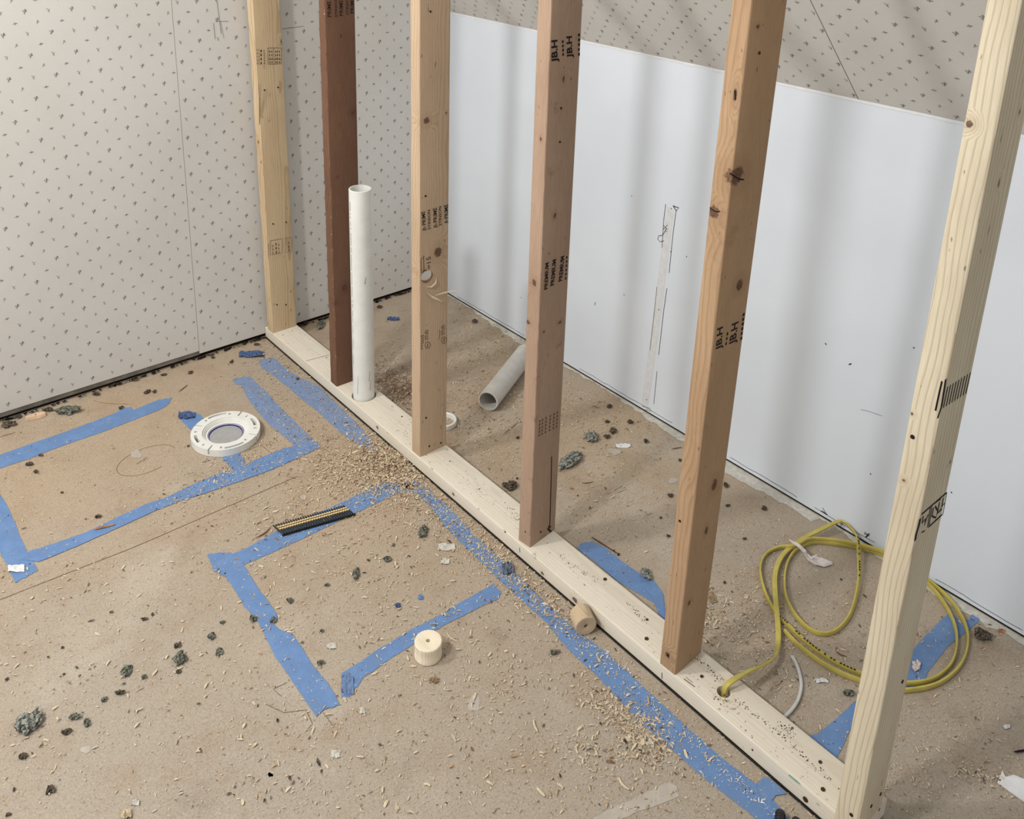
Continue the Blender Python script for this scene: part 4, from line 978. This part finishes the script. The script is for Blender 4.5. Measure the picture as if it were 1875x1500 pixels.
G2 = ('small dark crumb on or inside the lower tape outline', 'dark crumbs at the lower tape outline')
for q, w_, h_, z in (((463, 1137), 18, 16, .002), ((499, 1140), 14, 12, .002), ((531, 1102), 16, 14, 0), ((408, 1141), 12, 8, 0), ((710, 1027), 20, 12, 0), ((720, 999), 8, 8, 0), ((675, 1027), 8, 6, 0), ((587, 1216), 14, 14, 0), ((598, 1073), 11, 9, 0), ((589, 1156), 10, 9, 0), ((697, 1366), 9, 7, 0), ((554, 1178), 6, 6, 0)):
    clump(q, w_, h_, 'crumb', G2[0], G2[1], n=5, z=.0005 + z)
G3 = ('small dark crumb on the floor between the sole plate and the white wall', 'dark crumbs behind the plate')
for q, w_, h_ in (((1111, 802), 14, 10), ((1122, 792), 20, 14), ((1113, 774), 12, 7), ((1155, 775), 16, 8), ((1116, 746), 14, 8), ((1183, 810), 13, 9), ((1245, 843), 7, 8), ((1228, 909), 14, 8), ((1329, 891), 13, 10), ((1399, 933), 13, 10), ((1332, 927), 10, 6), ((1363, 988), 10, 7), ((947, 877), 6, 5), ((869, 590), 14, 8), ((695, 564), 14, 6), ((948, 803), 9, 6), ((1224, 983), 10, 7), ((1540, 1062), 4, 4), ((1327, 1068), 7, 6), ((1210, 949), 6, 5)):
    clump(q, w_, h_, 'crumb2', G3[0], G3[1], n=5)
G4 = ('small dark crumb on the floor along the wallpapered wall', 'dark crumbs along the wallpapered wall')
for q, w_, h_ in (((222, 748), 12, 8), ((270, 719), 14, 10), ((283, 719), 9, 6), ((348, 684), 12, 8), ((424, 664), 9, 7), ((390, 656), 10, 6), ((90, 752), 26, 8), ((249, 697), 20, 5), ((177, 724), 18, 6), ((55, 852), 15, 9), ((66, 866), 14, 6), ((114, 903), 6, 5), ((180, 948), 12, 9), ((545, 695), 8, 6), ((35, 765), 14, 7), ((210, 706), 10, 5), ((300, 688), 14, 5), ((470, 632), 16, 5), ((560, 592), 14, 8), ((345, 818), 6, 4), ((660, 843), 8, 7), ((665, 868), 7, 5), ((75, 835), 14, 5)):
    clump(q, w_, h_, 'crumb2', G4[0], G4[1], n=5)
for q, lb in (((729, 1110), 'dark navy tape bit inside the lower tape outline, lower of two'), ((770, 1095), 'bright blue tape bit inside the lower tape outline, nearer the sole plate')):
    crumple('tape_scrap', q, 9, 9, .005, M['bluecr'] if q[0] < 750 else M['tape2'], lb, 'masking tape', int(q[0]))

def stick(name, q0, q1, r_, mat, label, cat, group=None, z=0.0012, taper=.5, bend=0.0, flat=.8):
    a, c = fl(q0, z + r_), fl(q1, z + r_ * .7); n = 6; b = MB(); P_ = []
    tg = (c - a).normalized(); sd_ = tg.cross(Vector((0, 0, 1)))
    for i in range(n + 1):
        t = i / n; p = a.lerp(c, t) + sd_ * bend * math.sin(math.pi * t); rr = r_ * (1 - (1 - taper) * abs(2 * t - 1) ** 2)
        for k in range(6):
            th = k * math.pi / 3; P_.append(p + sd_ * rr * math.cos(th) + Vector((0, 0, 1)) * rr * flat * math.sin(th))
    b.add(P_, [(i * 6 + k, i * 6 + (k + 1) % 6, (i + 1) * 6 + (k + 1) % 6, (i + 1) * 6 + k) for i in range(n) for k in range(6)] + [(0, 1, 2, 3, 4, 5), tuple(range(n * 6, n * 6 + 6))[::-1]])
    o = fixn(b.build(name, mat)); tag(o, label, cat, group); return o
nl = bpy.data.objects.new
o = stick('loose_nail', (1084, 984), (1131, 1014), .0017, M['rust'], 'rusty nail lying beside the dark blue tape behind the sole plate', 'nail', taper=.8)
hd = MB(); disc(hd, fl((1132, 1015), .0030), (fl((1132, 1015)) - fl((1084, 984))).normalized(), .0035, h=.002); hd.build('nail_cap', M['rust'], o)
stick('wood_splinter', (1230, 822), (1249, 819), .0014, M['splinter'], 'short dark splinter at the left edge of the orange-brown stud', 'wood splinter')
stick('wood_splinter', (1066, 884), (1086, 882), .0012, M['splinter'], 'short dark bent splinter right of the PREMIUM stud foot', 'wood splinter', bend=.003)
stick('wood_splinter', (922, 795), (949, 773), .0010, M['splinter'], 'thin splinter on the floor between the loose pipe and the white ring', 'wood splinter')
stick('wood_splinter', (170, 733), (241, 739), .0013, M['shav2'], 'long thin pale splinter between the wallpapered wall and the upper tape strip', 'wood splinter', bend=.006)
stick('wood_splinter', (328, 717), (343, 705), .0013, M['splinter'], 'short dark stick up the floor from the tip of the upper tape strip', 'wood splinter')
stick('wood_splinter', (0, 799), (27, 791), .0016, M['shav2'], 'pale stick at the left edge under the black clump', 'wood splinter')
stick('wood_splinter', (1857, 1377), (1885, 1373), .0022, M['ink'], 'dark stick at the right edge of the floor', 'wood splinter')
stick('wood_splinter', (173, 969), (211, 960), .0028, M['orange'], 'pinkish splinter lying on the lower tape of the flange outline', 'wood splinter', z=.002)
stick('wood_splinter', (468, 985), (495, 966), .0015, M['splinter'], 'curved brown splinter at the left end of the nail strip', 'wood splinter', bend=.004)
stick('wood_splinter', (818, 1158), (838, 1174), .0014, M['shav'], 'pale curled splinter beside the upright plug', 'wood splinter', bend=.004)
stick('wood_splinter', (1530, 1192), (1550, 1202), .0014, M['splinter'], 'brown twig inside the lower part of the cable coil', 'wood splinter', bend=.003)
stick('wood_splinter', (1133, 1424), (1152, 1446), .0024, M['shav'], 'pale curved shaving lying left of the longest tape strip, near its lower end', 'wood splinter', bend=.003)
stick('wood_splinter', (977, 1318), (985, 1340), .0022, M['shav'], 'pale shaving on the open floor, below the upright plug to the right', 'wood splinter', bend=.002)
stick('wood_splinter', (983, 1443), (998, 1458), .0026, M['shav'], 'pale forked shaving on the open floor near the bottom edge', 'wood splinter')
# pale wood chip with rounded ends
b = MB(); c = fl((66, 765)); ax1 = (fl((86, 760)) - fl((47, 769))); L_ = ax1.length / 2; ax1.normalize(); ax2 = Vector((-ax1.y, ax1.x, 0))
ol = [(-1, -.3), (-.85, -.75), (-.3, -.95), (.5, -.9), (.95, -.5), (1, .2), (.8, .8), (.1, .95), (-.6, .8), (-.98, .3)]
vs = [c + ax1 * L_ * x + ax2 * .011 * y + Vector((0, 0, .001)) for x, y in ol] + [c + ax1 * L_ * x * .93 + ax2 * .0095 * y + Vector((0, 0, .010)) for x, y in ol]
b.add(vs, [tuple(range(10))[::-1], tuple(range(10, 20))] + [(i, (i + 1) % 10, 10 + (i + 1) % 10, 10 + i) for i in range(10)])
chip = fixn(b.build('wood_chip', M['peach'])); tag(chip, 'rounded pale wood chip lying at the foot of the wallpapered wall', 'wood chip')
b = MB(); disc(b, c + Vector((0, 0, .010)), (0, 0, 1), .0022, h=.0003); b.build('chip_hole', M['ink'], chip)
def flake(q, wpx, hpx, mat, label, seed, cat='debris', name='plaster_flake', h=.004, z=.0008, group=None):
    o = crumple(name, q, wpx, hpx, h, M[mat], label, cat, seed, z=z, group=group, lump=3); return o
flake((30, 1043), 30, 14, 'paperw', 'white chip resting on the wide blue tape at the left edge', 31, z=.0022)
flake((818, 1003), 30, 14, 'plaster', 'ragged white flake inside the lower outline, upper of two', 32)
flake((815, 1029), 16, 12, 'plaster', 'small white flake just below the ragged white flake by the longest strip', 33)
flake((607, 1184), 18, 12, 'plaster', 'pale flake between the two lower tape strips', 34)
flake((614, 1382), 16, 16, 'plaster', 'pale flake on the open floor below the left lower tape strip', 35)
flake((248, 1471), 14, 12, 'plaster', 'pale flake at the bottom left of the floor', 36)
flake((231, 1494), 20, 18, 'shav', 'pale yellow curled scrap cut off by the bottom edge', 37, h=.012)
flake((1141, 817), 26, 8, 'paperw', 'white sliver behind the sole plate beside the dark crumbs', 38)
flake((1505, 1248), 22, 8, 'paperw', 'white and black sliver behind the plate beside the white wire', 39)
flake((1677, 1222), 14, 20, 'tie', 'white plastic shreds on the tape patch right of the cream stud', 40, z=.002, h=.010)
flake((1834, 1156), 14, 7, 'orange', 'orange chip by the white wall at the right', 41)
flake((1843, 1332), 12, 8, 'paperw', 'small round white chip on the floor at the right edge', 42)
flake((1366, 1094), 8, 8, 'shav', 'small pale chip left of the cable coil', 43)
flake((663, 1302), 10, 12, 'plaster', 'cream flake right of the lower end of the left tape strip', 44)
flake((1188, 1360), 12, 9, 'plaster', 'cream flake left of the longest tape strip in the sawdust patch', 45)
# white card strip at the right edge
P_ = [fl(q, .001) for q in ((1835, 1412), (1841, 1424), (1856, 1420), (1872, 1430), (1905, 1446), (1905, 1490), (1868, 1464), (1826, 1434))]
b = MB(); n = len(P_); up_ = Vector((0, 0, .0012)); b.add(P_ + [p + up_ + Vector((0, 0, .004 if 2 < i < 6 else .0005)) for i, p in enumerate(P_)], [tuple(range(n))[::-1], tuple(range(n, 2 * n))] + [(i, (i + 1) % n, n + (i + 1) % n, n + i) for i in range(n)])
tag(fixn(b.build('card_strip', M['paperw'])), 'torn white card strip at the right edge of the floor', 'scrap')
# black ribbed plugs at the bottom edge
for (q0, q1, R_, lb) in (((1430, 1484), (1424, 1530), .0085, 'black ribbed plastic plug at the bottom edge, left of two'), ((1458, 1497), (1456, 1540), .0075, 'black ribbed plastic plug at the bottom edge, next to the sole plate')):
    a = fl(q0, R_ + .002); c = fl(q1, R_ + .002); ax_ = (c - a).normalized(); b = MB(); pr = [(.0005, 0), (R_ * .55, .0012), (R_ * .85, .0035), (R_, .007)]
    for k in range(9): pr += [(R_, .009 + k * .0045), (R_ * .82, .0105 + k * .0045), (R_ * .82, .0118 + k * .0045)]
    pr += [(R_, .052), (R_, .056), (.0005, .056)]
    lathe(b, a, pr, n=20, axis=ax_); tag(smooth_by_angle(fixn(b.build('ribbed_plug', M['black'])), 40), lb, 'plastic plug')

# ------------------------------------------------------------------ sawdust and shavings
def inplate(p): return -0.0015 < p.x < PL + 0.0015
def flakes(name, clusters, label, mats, weights, zfun=None, allow_plate=False, seed=1, parent=None):
    r = random.Random(seed); b = MB()
    for (cx, cy, sx, sy, ang, n, s0, s1) in clusters:
        ca, sa = math.cos(math.radians(ang)), math.sin(math.radians(ang))
        for _ in range(n):
            if sx < 0: u = r.uniform(sx, -sx); v = r.uniform(sy, -sy)
            else: u = r.gauss(0, sx); v = r.gauss(0, sy)
            q = (cx + u * ca - v * sa, cy + u * sa + v * ca)
            if allow_plate:
                p = fl(q, PT)
                if not (0.004 < p.x < PL - .004) or p.y > -.01 or p.y < -2.08: continue
                z = PT + .0003
                if (p - Vector((PIPE.x, PIPE.y, PT))).length < .037 or (p - HOLE).length < .014: continue
            else:
                p = fl(q)
                if inplate(p) or p.x > W - .004 or p.y > -.006 or p.y < -2.35: continue
                z = .0018 + (zfun(q) if zfun else 0) * r.random()
            s = r.uniform(s0, s1) * (0.5 + .85 * r.random() ** 3); asp = r.uniform(1.2, 3.2); a = r.uniform(0, 6.28)
            e_ = Vector((math.cos(a), math.sin(a), r.uniform(-.35, .35))); f_ = Vector((-math.sin(a), math.cos(a), r.uniform(-.35, .35)))
            c = Vector((p.x, p.y, z + s * .15)); k = r.uniform(.1, .5)
            L_ = s * asp * .5; w_ = s * .45
            row = []
            for t in (-1, 0, 1):
                m_ = c + e_ * (L_ * t) + Vector((0, 0, (1 - t * t) * k * s * .7)) + f_ * (t * t * r.uniform(-.2, .2) * s)
                w2 = w_ * (1 if t == 0 else r.uniform(.35, .8)); row += [m_ - f_ * w2, m_ + f_ * w2]
            mi = r.choices(range(len(mats)), weights)[0]
            b.add(row, [(0, 2, 3, 1), (2, 4, 5, 3)], mi)
    o = b.build(name, mats, parent)
    if parent is None: tag(o, label, 'sawdust', kind='stuff')
    else: tag(o, kind='stuff')
    return o
SM = [M['shav'], M['shav2'], M['shav3'], M['crumb2']]
pz = lambda q: .010 * math.exp(-(((q[0] - 715) / 45) ** 2 + ((q[1] - 850) / 26) ** 2))
flakes('sawdust', [(712, 850, 34, 22, 25, 2200, .0022, .0048), (670, 862, 62, 26, 5, 1500, .0018, .0042), (640, 845, 70, 30, 0, 700, .0016, .0036)], 'thick pile of pale sawdust on the floor left of the sole plate, by the bored-hole stud', SM, [6, 4, 1.2, .15], pz, seed=2)
flakes('sawdust', [(735, 715, 32, 18, 25, 1500, .002, .0044), (740, 700, 60, 36, 20, 700, .0018, .0036)], 'red-brown sawdust heap behind the sole plate beside the standing pipe', SM, [2, 4, 5, .2], lambda q: .006, seed=3)
flakes('sawdust', [(520, 645, 40, 22, 30, 420, .0018, .0042), (600, 720, 60, 12, 40, 420, .0016, .0034), (470, 690, 60, 28, 15, 220, .0016, .0034), (500, 735, 50, 18, 48, 240, .0016, .003), (660, 790, 70, 14, 42, 300, .0016, .0032)], 'loose sawdust near the wall end of the sole plate', SM, [5, 4, 1, .3], seed=4)
flakes('sawdust', [(850, 985, 130, 22, 45, 1100, .0018, .0038), (770, 900, 45, 24, 30, 550, .0018, .0036), (930, 1040, 60, 16, 45, 350, .0018, .0036), (1010, 1110, 70, 14, 42, 380, .0018, .0036), (900, 970, 90, 8, 43, 300, .0018, .0034), (700, 930, 80, 30, 10, 380, .0016, .0034)], 'sawdust scattered over the longest tape strip', SM, [7, 3, .6, .4], seed=5)
flakes('sawdust', [(650, 1050, -190, -130, 0, 520, .0018, .0042), (600, 940, 100, 34, -20, 420, .0018, .004), (520, 920, 60, 26, -20, 200, .0018, .004), (820, 1180, -140, -90, 0, 220, .002, .0042), (700, 1010, 90, 50, 0, 260, .0016, .0036)], 'sparse sawdust inside and around the lower tape outline', SM, [7, 3, .4, .6], seed=6)
flakes('sawdust', [(440, 845, 60, 18, -20, 320, .0018, .0036), (380, 890, 60, 14, -22, 320, .0016, .0034), (420, 850, 50, 40, 0, 200, .0016, .0034), (200, 860, -220, -110, 0, 340, .0014, .0030), (300, 980, -250, -70, -15, 260, .0014, .003), (545, 790, 40, 40, 0, 260, .0014, .003)], 'sparse sawdust around the tape outline of the flange', SM, [6, 3, .6, 1], seed=7)
flakes('sawdust', [(1140, 1310, 45, 22, 35, 260, .002, .0044), (1180, 1355, 35, 24, 30, 420, .0022, .0046), (1095, 1285, 40, 14, 20, 100, .0024, .005), (1080, 1380, 30, 16, 30, 140, .0018, .004), (1000, 1300, -170, -130, 0, 160, .0022, .0046), (1150, 1420, -160, -70, 0, 170, .0018, .004), (950, 1240, 30, 20, 0, 40, .003, .005)], 'pale shavings left of the lower part of the longest tape strip', SM, [8, 3, .3, .4], seed=8)
flakes('sawdust', [(250, 1150, -250, -120, 0, 240, .0022, .0048), (300, 1350, -300, -130, 0, 190, .0022, .0048), (700, 1380, -300, -110, 0, 170, .0022, .005)], 'few scattered shavings on the open floor in front', SM, [7, 2, .2, 1.2], seed=9)
flakes('sawdust', [(860, 640, 60, 60, 0, 1000, .0016, .0036), (900, 600, 40, 30, 30, 420, .0014, .0032), (1000, 740, 90, 30, 32, 700, .0016, .0034), (1000, 830, -140, -80, 25, 420, .0014, .0034), (800, 620, 60, 40, 0, 400, .0014, .0032), (1120, 760, 60, 18, 32, 300, .0016, .0034), (880, 780, 50, 30, 0, 500, .0016, .0034), (760, 640, 60, 50, 0, 300, .0014, .003)], 'sawdust sprinkled behind the sole plate around the loose pipe', SM, [7, 4, 1, .4], seed=10)
flakes('sawdust', [(1150, 900, -160, -100, 25, 300, .0014, .0036), (1380, 1110, 50, 50, 0, 380, .0018, .0036), (1300, 1130, 20, 26, 0, 220, .002, .004), (1400, 1200, 90, 50, 10, 600, .0016, .0036), (1350, 1020, -120, -90, 0, 220, .0014, .0034), (1560, 1180, 50, 50, 0, 200, .0014, .003), (1780, 1300, -110, -170, 0, 420, .0014, .0036), (1790, 1420, 50, 14, 20, 110, .0022, .0042), (1650, 1400, -60, -90, 0, 110, .0016, .0036), (1600, 1100, -100, -110, 0, 200, .0012, .0028)], 'fine sawdust over the floor around the yellow cable coil', SM, [7, 4, .8, .6], seed=11)
flakes('sawdust', [(500, 760, -520, -130, 0, 1800, .0010, .0022), (500, 1150, -520, -340, 0, 2600, .0010, .0024), (1000, 1300, -480, -200, 0, 1400, .0010, .0024), (900, 1010, 190, 14, 45, 1500, .0010, .0022), (690, 860, 70, 34, 20, 1500, .0012, .0028), (560, 760, 90, 30, 45, 900, .001, .0022)], 'fine pale dust specks over the floor left of the sole plate', SM, [8, 4, .5, 1.5], seed=20)
flakes('sawdust', [(1000, 800, -220, -260, 20, 3600, .0011, .0024), (1500, 1200, -380, -300, 0, 3200, .0010, .0022), (900, 680, 70, 60, 20, 1500, .0012, .0026)], 'fine pale dust specks over the floor behind the sole plate', SM, [8, 4, .5, 1.5], seed=21)
flakes('sawdust', [(1325, 1282, 14, 8, 40, 60, .0018, .0034), (1000, 1000, -30, -6, 42, 8, .001, .002), (1020, 1000, -560, -40, 41, 200, .0008, .0018)], '', SM, [7, 3, 1, 1], allow_plate=True, seed=12, parent=plate)
flakes('sawdust', [(1360, 1440, 60, 6, 41, 90, .0012, .0026), (1240, 1330, 90, 14, 41, 170, .0010, .0024), (1100, 1200, 60, 12, 41, 150, .0012, .0026)], 'white specks of dust on the lower part of the longest tape strip', [M['paperw'], M['shav']], [5, 3], seed=13)
